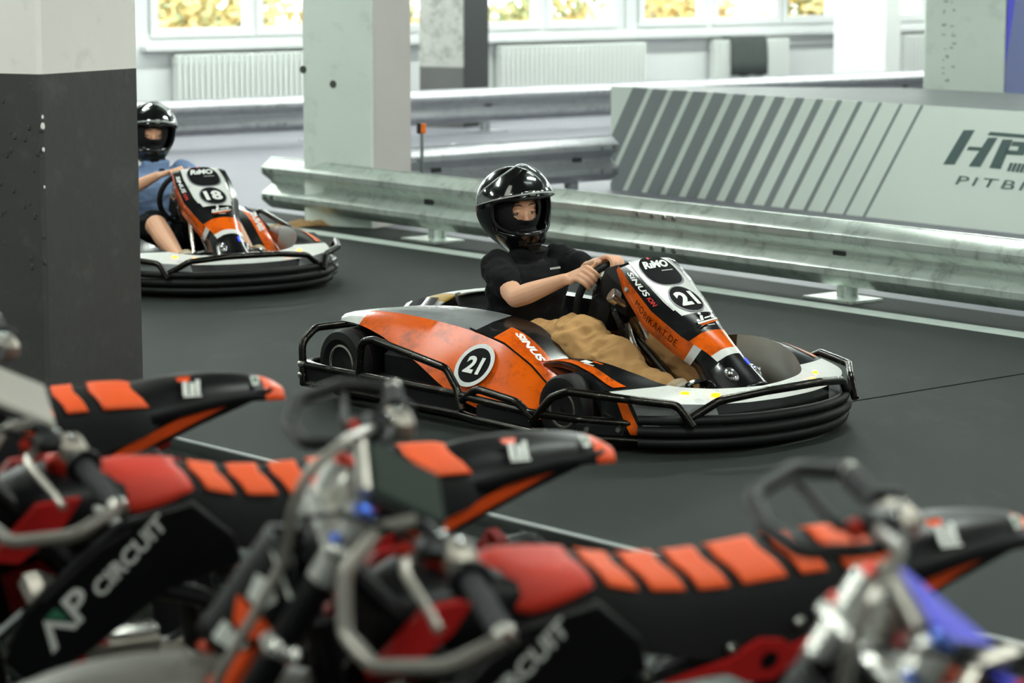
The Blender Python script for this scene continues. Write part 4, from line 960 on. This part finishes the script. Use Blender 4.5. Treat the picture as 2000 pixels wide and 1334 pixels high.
    # trousers or shorts
    def trousers(q):
        q.loft([ering(hip + Vector((.02, 0, t)), Yv * .172, Vector((1, 0, -.1)) * d) for t, d in ((-.07, .115), (.0, .128), (.06, .122), (.085, .112))])
        for s in 'RL':
            if spec.get('bare_legs'):
                cap_tube(q, [hj[s], hj[s].lerp(kn[s], .5), hj[s].lerp(kn[s], .80)], [.098, .098, .092])
            else:
                cap_tube(q, [hj[s], hj[s].lerp(kn[s], .5), kn[s]], [.104, .112, .094]); cap_tube(q, [kn[s], kn[s].lerp(an[s], .4) - Vector((.01, 0, .005)), kn[s].lerp(an[s], .92)], [.093, .088, .070])
    tr_ = volume('shorts' if spec.get('bare_legs') else 'trousers', trousers, .008, 4, spec['trouser'], P, fold(.03, 8, 8.4))
    # shoes
    for s in 'RL':
        a = an[s]; t = Vector(spec['toe'][s]); d = (t - a); up = Vector((-d.z, 0, d.x)).normalized(); side = Yv
        heel = a - Vector((0, 0, .045)) - d * .12
        def shoe(q):
            L = d.length; ax = d.normalized()
            q.loft([ering(heel + ax * L * k + up * u, side * w, up * h, 18, 2.6) for k, w, h, u in ((-.05, .018, .02, .02), (.0, .034, .045, .032), (.25, .038, .048, .034), (.5, .042, .036, .022), (.8, .046, .028, .014), (1.05, .040, .022, .010), (1.18, .018, .012, .006))])
            cap_tube(q, [a + Vector((0, 0, .01)), heel + ax * L * .15 + up * .03], [.040, .044])
        so_ = volume('shoe', shoe, .005, 3, spec['shoe'], P)
        L = d.length; ax = d.normalized(); MB().loft([ering(heel + ax * L * k - up * .010, side * w, up * .010, 14, 3) for k, w in ((-.05, .025), (.2, .038), (.5, .042), (.85, .048), (1.1, .036), (1.18, .015))]).build('sole', mat('pale_sole', (196, 186, 170), .7), so_)
    return P
m_skin = mat('fair_skin', (226, 172, 140), .5, vary=.08, scale=12, spec=.4)
m_skin.node_tree.nodes['Principled BSDF'].inputs['Subsurface Weight'].default_value = .15
m_skin.node_tree.nodes['Principled BSDF'].inputs['Subsurface Radius'].default_value = (.02, .008, .005)
m_cot = mat('black_cotton', (18, 18, 20), .9, vary=.2, scale=30, bump=.15, spec=.2); m_shell = mat('black_helmet_gloss', (8, 8, 9), .2, coat=.4, vary=.1)
m_visor = glass('clear_visor', (.78, .80, .80), .26, .08); m_bal = mat('black_balaclava', (12, 12, 13), .9, vary=.2, scale=40, bump=.2)
Wc = Vector((.235, 0, .435)); Wf = Vector((.97, 0, -.22)).normalized(); Wu = Vector((.22, 0, .97)).normalized()
def rim_at(deg):   # 0 = top, positive toward the driver's right
    a = math.radians(deg); n = Wu * math.cos(a) - Vector((0, 1, 0)) * math.sin(a); t = Wu * -math.sin(a) - Vector((0, 1, 0)) * math.cos(a)
    return Wc + n * .14, n, Wf, t
def grip(deg): p, n, f, t = rim_at(deg); return (p, n, f, t)
driver((.2, 10.09, 0), -48, dict(label='driver in black T-shirt, tan trousers and black helmet with raised visor', skin=m_skin, head=(-.295, 0, .765), look=(-14, 3, 3),
    shoulder=dict(R=(-.205, -.170, .530), L=(-.195, .165, .535)), elbow=dict(R=(.0, -.250, .440), L=(-.01, .165, .505)), wrist=dict(R=(.175, -.155, .520), L=(.150, .045, .565)),
    hand=dict(R=grip(48), L=grip(-8)), hip=(-.235, 0, .165), knee=dict(R=(.30, -.175, .300), L=(.345, .135, .310)), ankle=dict(R=(.72, -.14, .130), L=(.70, .14, .125)), toe=dict(R=(.80, -.135, .235), L=(.80, .14, .215)),
    helmet=(m_shell, m_bal, m_visor), sleeve=.56, shirt=m_cot, chest_text=True, trouser=mat('tan_cotton', (192, 148, 98), .9, vary=.1, scale=20, bump=.12, spec=.2), shoe=mat('beige_canvas', (190, 168, 138), .85, vary=.1, scale=20)))
driver((-1.93, 14.35, 0), -62, dict(label='driver in blue denim shirt and black shorts with black face mask and helmet', skin=m_skin, head=(-.30, 0, .775), look=(-6, 4, -4),
    shoulder=dict(R=(-.21, -.180, .545), L=(-.20, .175, .535)), elbow=dict(R=(-.02, -.285, .44), L=(-.01, .25, .43)), wrist=dict(R=(.16, -.125, .555), L=(.165, .165, .50)),
    hand=dict(R=grip(18), L=grip(-60)), hip=(-.235, 0, .165), knee=dict(R=(.34, -.20, .300), L=(.34, .22, .300)), ankle=dict(R=(.70, -.19, .125), L=(.68, .22, .13)), toe=dict(R=(.77, -.19, .24), L=(.75, .235, .24)), bare_legs=True,
    helmet=(mat('dark_green_helmet_gloss', (18, 24, 23), .18, coat=.5, vary=.1), m_bal, m_visor), sleeve=1.25, shirt=mat('blue_denim', (126, 148, 184), .85, vary=.15, scale=26, bump=.15, spec=.2), trouser=m_cot, shoe=mat('beige_canvas', (190, 168, 138), .85), hole=(31, -14, 12)))
# ------------------------------------------------------------------ parked motorbikes
m_bkb = mat('bike_black_plastic', (11, 11, 12), .42, vary=.2, scale=12, spec=.28); m_bkg = mat('seat_black_vinyl', (12, 12, 13), .65, vary=.15, scale=60, bump=.12, spec=.2)
m_seat = mat('seat_orange_vinyl', (232, 88, 36), .6, vary=.06, scale=50, bump=.12, spec=.3); m_seatr = mat('seat_red_vinyl', (206, 50, 28), .6, vary=.08, scale=50, bump=.12)
m_bo = mat('bike_orange_plastic', (238, 82, 24), .4, vary=.05); m_br = mat('bike_red_plastic', (170, 26, 24), .4, vary=.08)
m_bstick = mat('sticker_white', (214, 214, 208), .5, vary=.06); m_green = mat('sticker_green', (52, 110, 84), .5)
m_fork = mat('fork_silver', (238, 236, 230), .25, metal=.75, vary=.08); m_cast = mat('cast_engine_alloy', (158, 150, 140), .45, metal=.75, vary=.2, scale=18, bump=.15)
m_grip = mat('ribbed_grip_rubber', (66, 66, 68), .7, vary=.15, scale=40); m_guard = mat('grey_anodised_bar', (150, 144, 136), .35, metal=.7, vary=.1)
m_anob = mat('blue_anodised', (38, 78, 168), .3, metal=.8); m_anor = mat('red_anodised', (196, 52, 36), .3, metal=.7)
SX = Vector((.50, 0, .94)); SD = Vector((0, 0, 1))
FD = Vector((-.435, 0, .90)).normalized()
def bike(loc, label, dash_m, steer=-11.5, ang=205, lean=14, pad_dz=0.0, pads=(.135, .140, .50)):
    Bk = empty('dirt_bike', loc, 0, label, 'motorbike', rot=(math.radians(-lean), 0, math.radians(ang)))
    Q = Matrix.Rotation(math.radians(steer), 3, SD)
    def T(p): return SX + Q @ (Vector(p) - SX)
    def TL(l): return [T(p) for p in l]
    # --- wheels
    def wheel(name, c, R, w, rot=None):
        f_ = (lambda p: T(p)) if rot else (lambda p: Vector(p)); ax = (Q @ Vector((0, 1, 0))) if rot else Vector((0, 1, 0)); c = f_(c); e = empty_part(name, Bk); r0 = R - w * .72
        prof = [(r0, -w * .42), (R - w * .28, -w * .5), (R - w * .06, -w * .34), (R - .012, 0), (R - w * .06, w * .34), (R - w * .28, w * .5), (r0, w * .42)]
        q = MB().lathe(prof, c, ax, 40); qz = ax.to_track_quat('Z', 'Y')
        for k in range(40):
            a = 2 * math.pi * (k + .5) / 40
            for o in ((-.34, .0, .34) if k % 2 else (-.2, .2)):
                p = qz @ Vector((math.cos(a) * (R - .012 - abs(o) * w * .10), math.sin(a) * (R - .012 - abs(o) * w * .10), o * w)); q.box(c + p, (.022, .022, w * .2), qz.to_matrix() @ Matrix.Rotation(a, 3, 'Z'))
        q.build('tyre', m_tyre, e)
        MB().lathe([(r0 + .004, -w * .36), (r0 - .010, -w * .30), (r0 - .016, 0), (r0 - .010, w * .30), (r0 + .004, w * .36), (r0 + .002, w * .2), (r0 + .002, -w * .2)], c, ax, 36).build('rim', m_bkb, e)
        MB().lathe([(0, -.055), (.03, -.055), (.03, -.05), (.018, -.045), (.018, .045), (.03, .05), (.03, .055), (0, .055)], c, ax, 18).build('hub', m_cast, e)
        q = MB()
        for k in range(18):
            a = 2 * math.pi * k / 18; sgn = 1 if k % 2 else -1; q.tube([c + qz @ Vector((.026 * math.cos(a + .5), .026 * math.sin(a + .5), sgn * .048)), c + qz @ Vector(((r0 - .012) * math.cos(a), (r0 - .012) * math.sin(a), 0))], .0018, 5)
        q.build('spokes', m_alu, e, kind='stuff')
        MB().lathe([(.095, -.002), (.108, -.002), (.108, .002), (.095, .002)], c + ax * .068, ax, 30).build('brake_disc', m_alu, e)
    wheel('rear_wheel', (-.43, 0, .285), .285, .10); wheel('front_wheel', (.805, 0, .305), .305, .085, True)
    # --- frame, swingarm, engine, exhaust
    q = MB()
    for s in (-1, 1):
        q.tube([(.46, s * .02, .88), (.28, s * .10, .70), (.02, s * .11, .62), (-.02, s * .10, .36)], .019, 10, fillet=.08); q.tube([(.50, s * .02, .80), (.40, s * .06, .42), (.28, s * .09, .26), (-.02, s * .10, .28), (-.04, s * .10, .40)], .016, 10, fillet=.08)
        q.tube([(.02, s * .10, .66), (-.30, s * .09, .72), (-.52, s * .06, .765)], .013, 8); q.tube([(-.03, s * .10, .46), (-.38, s * .08, .71)], .012, 8)
    q.build('frame', m_bkb, Bk)
    MB().tube([(.475, 0, .96), (.56, 0, .80)], .032, 14).build('head_tube', m_bkb, Bk)
    q = MB()
    for s in (-1, 1): q.tube([(-.02, s * .07, .36), (-.20, s * .09, .33), (-.46, s * .085, .285)], .02, 10)
    q.tube([(-.12, -.09, .345), (-.12, .09, .345)], .018, 8); q.build('swingarm', m_bkb, Bk)
    q = MB().lathe([(0, -.17), (.014, -.17), (.014, -.09), (.028, -.085), (.028, .06), (.02, .065), (.02, .17), (0, .17)], (-.08, 0, .52), (.35, 0, .9), 14); q.build('shock', m_anor, Bk)
    q = MB(); q.rbox((.14, 0, .36), (.30, .20, .17), .04); q.lathe([(.075, .0), (.082, .01), (.082, .03), (0, .034)], (.10, .10, .36), (0, 1, 0), 22); q.lathe([(.055, .0), (.06, .008), (.06, .02), (0, .022)], (.23, .10, .37), (0, 1, 0), 20); en = q.build('engine', m_cast, Bk)
    q = MB()
    for k in range(6): q.rbox((.225 + .012 * k, 0, .455 + .020 * k), (.13, .135, .010), .004, Matrix.Rotation(math.radians(-25), 3, 'Y'))
    q.rbox((.255, 0, .50), (.085, .10, .14), .015, Matrix.Rotation(math.radians(-25), 3, 'Y')); q.build('cylinder_fins', m_cast, en, kind='stuff')
    MB().rbox((.30, 0, .595), (.12, .13, .055), .018, Matrix.Rotation(math.radians(-25), 3, 'Y')).build('cylinder_head', m_cast, en)
    MB().rbox((.205, .105, .575), (.14, .03, .022), .008).build('engine_rail', m_fork, en)
    MB().rbox((.20, .10, .535), (.15, .025, .045), .006).build('engine_bracket', m_cast, en)
    MB().tube([(.34, -.03, .56), (.40, -.09, .46), (.30, -.13, .36), (.02, -.13, .40), (-.22, -.13, .56), (-.36, -.12, .64)], .017, 10, fillet=.07).build('exhaust_pipe', m_chr, Bk)
    ex = MB().tube([(-.28, -.12, .60), (-.55, -.10, .655)], .045, 16).build('silencer', m_bkb, Bk); MB().tube([(-.55, -.10, .655), (-.60, -.095, .667)], [.045, .03], 16).build('end_cap', m_br, ex)
    MB().plate([(-.60, .655), (-.575, .655), (-.545, .60), (-.58, .605)], (0, .03, 0), (1, 0, 0), (0, 0, 1), .05).build('mud_flap', m_br, Bk)
    MB().tube([(.04, .10, .26), (.02, .20, .16), (-.02, .30, .078)], .010, 8).build('side_stand', m_bkb, Bk)
    for s in (-1, 1): MB().rbox((-.02, s * .16, .30), (.05, .10, .014), .005).build('foot_peg', m_cast, Bk)
    # --- seat with coloured panels
    SS = [(.275, .850, .016, .815, .030), (.22, .866, .044, .785, .076), (.10, .853, .058, .745, .098), (.0, .828, .064, .722, .112), (-.14, .818, .068, .700, .120), (-.33, .829, .072, .722, .120), (-.46, .829, .072, .760, .108), (-.53, .815, .050, .790, .080)]
    def srow(x, v):   # v -1..1 across the top, beyond to 2 = lower side edge
        zt, hw, zb, hs = table_s(SS, x); a = abs(v); s = 1 if v > 0 else -1
        if a <= 1: return Vector((x - .016 * max(0, a - .1), s * hw * a, zt - .016 * a ** 3))
        t = a - 1; return Vector((x - .0144 - .010 * t, s * lerp(hw, hs, t ** .7), lerp(zt - .016, zb, t)))
    xs = [lerp(.275, -.53, i / 44) for i in range(45)]; vs = [-2, -1.8, -1.5, -1.2, -1, -.8, -.5, 0, .5, .8, 1, 1.2, 1.5, 1.8, 2]
    seat = MB().loft([[srow(x, v) for v in vs] for x in xs]).build('seat', m_bkg, Bk, smooth=50)
    def pad(x0, x1, m, v0=-1.0, v1=1.0, taper=None):
        n = 8; w = [lerp(v0, v1, k / 14) for k in range(15)]; rows = []
        for i in range(n + 1):
            x = lerp(x0, x1, i / n); k = taper(i / n) if taper else 1
            r = [srow(x, u * k) for u in w]; rows.append([p + Vector((0, (.003 if p.y > .03 else (-.003 if p.y < -.03 else 0)), .003)) for p in r])
        o = MB().loft(rows, closed=False).build('seat_panel', m, seat, smooth=60); so = o.modifiers.new('thickness', 'SOLIDIFY'); so.thickness = .004; so.offset = 0
    pad(.272, .082, m_seatr, -1.75, 1.75, lambda t: (1 if t < .35 else lerp(1, .60, (t - .35) / .65)))
    for a, b in ((.054, .0), (-.025, -.085), (-.110, -.165), (-.190, -.270), (-.298, -.345), (-.380, -.512)): pad(a, b, m_seat)
    # --- tail fender, side panels
    rows = []
    for (x, z, hw, dr_) in crom([(-.42, .815, .085, .05), (-.52, .836, .092, .055), (-.64, .846, .080, .045), (-.74, .840, .062, .035), (-.80, .825, .048, .028), (-.835, .806, .026, .02)], 5):
        rows.append([Vector((x, hw * u, z - dr_ * abs(u) ** 3)) for u in [lerp(-1, 1, k / 10) for k in range(11)]])
    tf = MB().loft(rows, closed=False, mif=lambda i, k: 1 if rows[i][0].x < -.772 else 0).build('tail_fender', [m_bkb, m_bo], Bk, smooth=50); so = tf.modifiers.new('thickness', 'SOLIDIFY'); so.thickness = .006; so.offset = 0
    fn = Vector((0, .45, .9)).normalized()
    decal('fender_sticker', tf, m_bstick, (-.575, .052, .838), (-1, 0, 0), (0, -.9, .4), [[(.0, -.020), (.012, -.022), (.020, .020), (.008, .018)], [(.016, -.022), (.026, -.022), (.036, .012), (.024, .016)], [(.030, -.022), (.040, -.020), (.050, .022), (.040, .024)], [(.0, -.028), (.042, -.028), (.042, -.023), (.0, -.023)]], .011)
    decal('fender_sticker', tf, m_bo, (-.575, .052, .838), (-1, 0, 0), (0, -.9, .4), [[(.0, .020), (.024, .018), (.030, .034), (-.004, .032)]], .011)
    decal('tip_sticker', tf, m_bstick, (-.748, .030, .836), (-1, 0, 0), (0, -.9, .4), [[(0, -.016), (.016, -.014), (.022, .012), (.002, .014)]], .009); decal('tip_sticker', tf, m_green, (-.748, .030, .836), (-1, 0, 0), (0, -.9, .4), [[(.004, -.008), (.013, -.006), (.016, .006), (.007, .007)]], .011)
    SPp = [(-.34, .748), (-.405, .692), (-.47, .700), (-.62, .758), (-.78, .808), (-.80, .822), (-.62, .822), (-.50, .795), (-.44, .772)]
    for s in (-1, 1):
        def sy(x): return s * lerp(.104, .046, min(1, max(0, (-.36 - x) / .42)))
        v = [Vector((x, sy(x), z)) for x, z in SPp] + [Vector((x, sy(x) - s * .014, z)) for x, z in SPp]; n = len(SPp)
        sp = mesh('side_panel', v, [tuple(range(n)), tuple(range(2 * n - 1, n - 1, -1))] + [(k, n + k, n + (k + 1) % n, (k + 1) % n) for k in range(n)], m_bkb, Bk)
        st = [(-.400, .712), (-.425, .697), (-.56, .750), (-.72, .812), (-.57, .784), (-.44, .734)]
        mesh('orange_flash', [Vector((x, sy(x) + s * .003, z)) for x, z in st], [tuple(range(len(st)))], m_bo, sp)
        # black shroud with lettering, red pieces
        sh_ = [(.085, .835), (.225, .805), (.30, .74), (.395, .64), (.425, .545), (.37, .485), (.27, .545), (.12, .66), (-.02, .70), (.0, .76)]
        o = MB().plate(sh_, (0, s * .118, 0), (1, 0, 0), (0, 0, 1), .016).build('tank_shroud', m_bkb, Bk); be = o.modifiers.new('bevel', 'BEVEL'); be.width = .006; be.segments = 2
        if s > 0:
            d_ = Vector((-.66, 0, .75)).normalized(); up_ = Vector((.75, 0, .66)).normalized(); c_ = Vector((.345, .127, .578))
            letter('lettering', 'P', o, m_bstick, c_ + d_ * .060 - up_ * .02, d_, up_, .062, w=.055, off=.002, shear=.2, bold=.02)
            decal('lettering', o, m_bstick, c_ - up_ * .02, d_, up_, [[(-.012, 0), (.004, 0), (.028, .040), (.028, .062)], [(.028, .062), (.028, .040), (.048, .0), (.064, .0)]], .002)
            decal('green_triangle', o, m_green, c_ - up_ * .02, d_, up_, [[(.032, .062), (.060, .062), (.058, .022)]], .0025)
            letter('lettering', 'CIRCUIT', o, m_bstick, c_ + d_ * .125 - up_ * .018, d_, up_, .036, w=.185, off=.002, shear=.2, bold=.03)
            MB().tube([Vector((.36, .126, .66)), Vector((.26, .126, .755)), Vector((.20, .126, .79))], .006, 8).build('shroud_crease', m_bkb, o)
        MB().plate([(.375, .60), (.30, .625), (.225, .555), (.26, .475), (.345, .485)], (0, s * .104, 0), (1, 0, 0), (0, 0, 1), .016).build('radiator_guard', m_br, Bk)
        MB().plate([(.29, .852), (.37, .845), (.455, .745), (.40, .735), (.32, .80)], (0, s * .098, 0), (1, 0, 0), (0, 0, 1), .014).build('shroud_wing', m_br, Bk)
        sp2 = MB().plate([(-.05, .676), (-.16, .703), (-.215, .735), (-.255, .730), (-.28, .715), (-.335, .738), (-.30, .695), (-.25, .660), (-.20, .660), (-.16, .682)], (0, s * .128, 0), (1, 0, 0), (0, 0, 1), .010).build('frame_cover', m_br, Bk)
        disc('cover_hole', sp2, m_bp, (-.235, s * .134, .698), (1, 0, 0) if s < 0 else (-1, 0, 0), (0, 0, 1), .016, off=.001)
        for x, z in ((-.17, .722), (-.02, .69), (-.29, .755)): MB().lathe([(0, .008), (.007, .008), (.010, 0)], (x, s * .122, z), (0, s, 0), 10).build('panel_bolt', m_alu, Bk)
    # --- tank between seat and bars
    rows = [ering((x, 0, z), Vector((0, hw, 0)), Vector((0, 0, hh)), 16, 2.8) for x, z, hw, hh in ((.19, .80, .07, .06), (.27, .80, .085, .07), (.36, .79, .085, .075), (.43, .78, .055, .065))]
    tk = MB().loft(rows).build('fuel_tank', m_bkb, Bk, smooth=60); MB().lathe([(.030, 0), (.030, .018), (.024, .022), (0, .022)], (.30, 0, .868), (0, 0, 1), 18).build('tank_cap', m_anor, tk)
    MB().tube([(.262, .07, .822), (.20, .095, .775), (.13, .105, .735)], .010, 8, fillet=.05).build('tank_trim', m_bstick, tk)
    # --- fork and front end (turned by the steering)
    for s in (-1, 1):
        fk = MB().tube(TL([(.462, s * .088, 1.015), (.515, s * .088, .905)]), .0255, 16).build('fork_leg', m_fork, Bk); MB().tube(TL([(.51, s * .088, .915), (.635, s * .088, .655)]), .0245, 16).build('fork_tube', m_bkb, fk)
        MB().tube(TL([(.625, s * .088, .675), (.805, s * .088, .305)]), .019, 14).build('slider', m_cast, fk); MB().lathe([(.018, 0), (.018, .008), (.010, .012), (0, .012)], T((.462, s * .088, 1.015)), Q @ FD, 14).build('fork_cap', m_anob if s > 0 else m_anor, fk)
        MB().tube(TL([(.66, s * .105, .60), (.79, s * .105, .32)]), .016, 10).build('fork_guard', m_bkb, fk)
    for (x, z) in ((.492, .955), (.570, .795)):
        MB().rbox(T((x, 0, z)), (.060, .235, .032), .010, Q @ Matrix.Rotation(math.radians(-25.8), 3, 'Y')).build('triple_clamp', m_fork, Bk)
    for s in (-1, 1): MB().rbox(T((.455, s * .045, .985)), (.04, .03, .055), .008, Q).build('bar_clamp', m_fork, Bk)
    for s in (-1, 1): MB().lathe([(0, .010), (.011, .010), (.014, 0)], T((.50, s * .10, .975)), Q @ FD, 12).build('clamp_bolt', m_anob if s > 0 else m_anor, Bk)
    bar = [(.322, .43, .990), (.345, .26, 1.005), (.385, .16, 1.025), (.445, .075, 1.000)]
    hb = MB().tube(TL([(x, -y, z) for x, y, z in bar]) + TL(bar[::-1]), .0115, 12, fillet=.05).build('handlebar', m_bkb, Bk)
    for s in (-1, 1):
        a, b = T((.342, s * .285, 1.0028)), T((.324, s * .418, .991)); ax = (b - a); L = ax.length
        prof = [(.012, 0)]
        for k in range(18): prof += [(.0175, L * (k + .1) / 18), (.0175, L * (k + .55) / 18), (.0158, L * (k + .65) / 18), (.0158, L * (k + .98) / 18)]
        MB().lathe(prof + [(.012, L)], a, ax, 16).build('grip', m_grip, hb); MB().lathe([(.012, -.004), (.032, -.004), (.032, .004), (.012, .004)], a, ax, 20).build('grip_flange', m_bkb, hb)
        MB().lathe([(.016, 0), (.016, .018), (.010, .022), (0, .022)], b, ax, 14).build('bar_end', m_alu, hb)
        MB().rbox(T((.350, s * .235, 1.015)), (.045, .06, .040), .010, Q).build('lever_perch', m_cast, hb)
        MB().rbox(T((.385, s * .22, 1.022)), (.05, .045, .030), .010, Q).build('brake_reservoir' if s < 0 else 'clutch_perch', m_bkb, hb)
        MB().tube(TL([(.395, s * .215, 1.012), (.43, s * .25, 1.005), (.415, s * .36, .995), (.41, s * .405, .99)]), [.009, .008, .006, .007], 8, fillet=.03).build('brake_lever' if s < 0 else 'clutch_lever', m_guard if s > 0 else m_bkb, hb)
        MB().lathe([(0, .012), (.009, .012), (.011, 0), (.008, -.012), (0, -.012)], T((.425, s * .215, 1.015)), (.3, s * .4, .8), 12).build('lever_adjuster', m_anor, hb)
        for dx, dy, dz in ((.0, .0, .022), (.018, -.03, .02)): MB().ball(T((.352 + dx, s * (.235 + dy), 1.015 + dz)), .0075, 10).build('perch_bolt', m_chr, hb)
        MB().tube(TL([(.324, s * .432, .991), (.40, s * .445, .975 - s * .02), (.49, s * .385, .955 - s * .033), (.515, s * .29, .955 - s * .033), (.505, s * .20, .985 - s * .01), (.45, s * .150, 1.018), (.395, s * .145, 1.028)]), .0115, 10, fillet=.05).build('hand_guard', m_guard if s > 0 else m_bkb, hb)
    # cables looping round the front
    MB().tube(TL([(.40, -.20, 1.02), (.47, -.02, 1.085), (.545, .05, 1.060), (.562, .06, 1.0), (.568, .06, .925), (.60, .075, .86), (.65, .085, .76), (.76, .07, .45)]), .0085, 8, fillet=.08).build('brake_hose', m_guard, Bk)
    MB().tube(TL([(.40, .20, 1.02), (.50, .12, 1.03), (.56, .0, .96), (.50, -.06, .82), (.30, -.05, .66)]), .005, 8, fillet=.08).build('clutch_cable', m_bkb, Bk)
    # dash panel lying behind the clamp
    U = (Q @ Vector((-1, 0, -pads[2]))).normalized(); V = (Q @ Vector((0, 1, -.22))).normalized(); V = (V - U * V.dot(U)).normalized(); Nn_ = U.cross(V)
    if Nn_.z < 0: Nn_ = -Nn_
    c = T((.390, .005, 1.010 + pad_dz)); R3 = Matrix((U, V, Nn_)).transposed()
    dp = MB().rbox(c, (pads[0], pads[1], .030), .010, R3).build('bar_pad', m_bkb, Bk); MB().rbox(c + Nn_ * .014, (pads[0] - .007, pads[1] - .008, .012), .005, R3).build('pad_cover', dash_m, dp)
    MB().tube([c - U * (pads[0] / 2 + .004) - V * .066 + Nn_ * .006, c - U * (pads[0] / 2 + .006) + V * .066 + Nn_ * .006], .011, 10).build('pad_roll', m_guard, dp)
    MB().tube([c + V * .072 - U * .06 - Nn_ * .014, c + V * .072 + U * .03 - Nn_ * .014], .008, 8).build('orange_piping', m_bo, dp)
    # front number plate
    pu = Q @ Vector((0, 1, 0)); pw = Q @ Vector((-.50, 0, .866)).normalized(); o_ = T((.625, -.005, .862))
    fw = pu.cross(pw).normalized()
    if fw.x < 0: fw = -fw
    def PS(u, w, o=0.0):
        sd = Q @ Vector((0, 0, 0)); k = max(0, abs(u) - .018); return o_ + pu * u + pw * w - fw * (k * 1.05) + (fw + pu * (1 if u > 0 else -1) * 1.0 * (1 if abs(u) > .018 else 0)).normalized() * o
    rows = []
    for w, hw in ((.090, .050), (.075, .060), (.045, .092), (.0, .092), (-.05, .084), (-.08, .066), (-.105, .050)): rows.append([PS(hw * lerp(-1, 1, k / 12), w) for k in range(13)])
    npl = MB().loft(rows, closed=False).build('number_plate', m_bkb, Bk, smooth=40); so = npl.modifiers.new('thickness', 'SOLIDIFY'); so.thickness = .008; so.offset = 0
    def pd(name, m, polys):
        v = []; f = []
        for p in polys:
            o = len(v); v += [PS(u, w, .010) for u, w in p]; f.append(tuple(range(o, o + len(p))))
        mesh(name, v, f, m, npl)
    for s in (-1, 1):
        wing = [(s * .084, -.035), (s * .062, -.085), (s * .052, -.150), (s * .095, -.165), (s * .118, -.120), (s * .105, -.06)]
        v = [PS(u, w, .006) for u, w in wing] + [PS(u, w, -.006) for u, w in wing]; n_ = len(wing)
        mesh('plate_wing', v, [tuple(range(n_)), tuple(range(2 * n_ - 1, n_ - 1, -1))] + [(k, n_ + k, n_ + (k + 1) % n_, (k + 1) % n_) for k in range(n_)], m_bo, npl)
        pd('white_star', m_bstick, [[(s * .030, .032), (s * .052, .040), (s * .066, .022), (s * .058, -.006), (s * .036, -.004)], [(s * .026, .075), (s * .034, .075), (s * .080, .040), (s * .072, .038)]])
        pd('red_flame', m_bo, [[(s * .026, -.012), (s * .046, -.012), (s * .052, -.026), (s * .066, -.012), (s * .078, -.016), (s * .070, -.050), (s * .040, -.048)]])
        pd('white_letters', m_bstick, [[(s * .030, -.056), (s * .042, -.056), (s * .042, -.088), (s * .030, -.088)], [(s * .044, -.058), (s * .056, -.058), (s * .054, -.084), (s * .044, -.086)], [(s * .058, -.060), (s * .068, -.060), (s * .064, -.078), (s * .057, -.080)]])
    # front fender
    rows = []
    for (x, z, hw, dr_) in crom([(.50, .690, .055, .03), (.60, .712, .066, .035), (.74, .722, .068, .035), (.86, .706, .056, .03), (.95, .675, .034, .02)], 5): rows.append([T((x, hw * u, z - dr_ * abs(u) ** 3)) for u in [lerp(-1, 1, k / 10) for k in range(11)]])
    ff = MB().loft(rows, closed=False, mif=lambda i, k: 1 if k in (0, 9) else 0).build('front_fender', [mat('grey_fender_plastic', (112, 108, 102), .45), m_bo], Bk, smooth=50); so = ff.modifiers.new('thickness', 'SOLIDIFY'); so.thickness = .006; so.offset = 0
    return Bk
def table_s(rows, x):
    """smooth table with descending keys"""
    r = [(-a[0],) + tuple(a[1:]) for a in rows]; k = -x
    if k <= r[0][0]: return r[0][1:]
    for i in range(len(r) - 1):
        if k <= r[i + 1][0]:
            t = (k - r[i][0]) / (r[i + 1][0] - r[i][0]); p0 = r[max(0, i - 1)]; p3 = r[min(len(r) - 1, i + 2)]
            return tuple(0.5 * (2 * b + (c - a) * t + (2 * a - 5 * b + 4 * c - d) * t * t + (3 * b - a - 3 * c + d) * t ** 3) for a, b, c, d in zip(p0[1:], r[i][1:], r[i + 1][1:], p3[1:]))
    return r[-1][1:]
m_pad_grey = mat('painted_pale_reflection_pad', (168, 162, 152), .5); m_pad_dark = mat('painted_dark_reflection_pad', (46, 54, 48), .8, spec=.15); m_pad_blue = mat('bright_blue_pad', (72, 70, 214), .5)  # pale grey and dark green-grey pads have reflections painted into their colour
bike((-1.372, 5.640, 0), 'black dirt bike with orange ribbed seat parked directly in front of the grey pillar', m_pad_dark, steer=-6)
bike((-.641, 4.907, 0), 'black dirt bike with a pale grey reflection painted on its handlebar pad and orange striped seat', m_pad_grey, steer=0)
bike((.0756, 4.1757, 0), 'black dirt bike with a dark green-grey reflection painted on its handlebar pad and orange striped seat', m_pad_dark)
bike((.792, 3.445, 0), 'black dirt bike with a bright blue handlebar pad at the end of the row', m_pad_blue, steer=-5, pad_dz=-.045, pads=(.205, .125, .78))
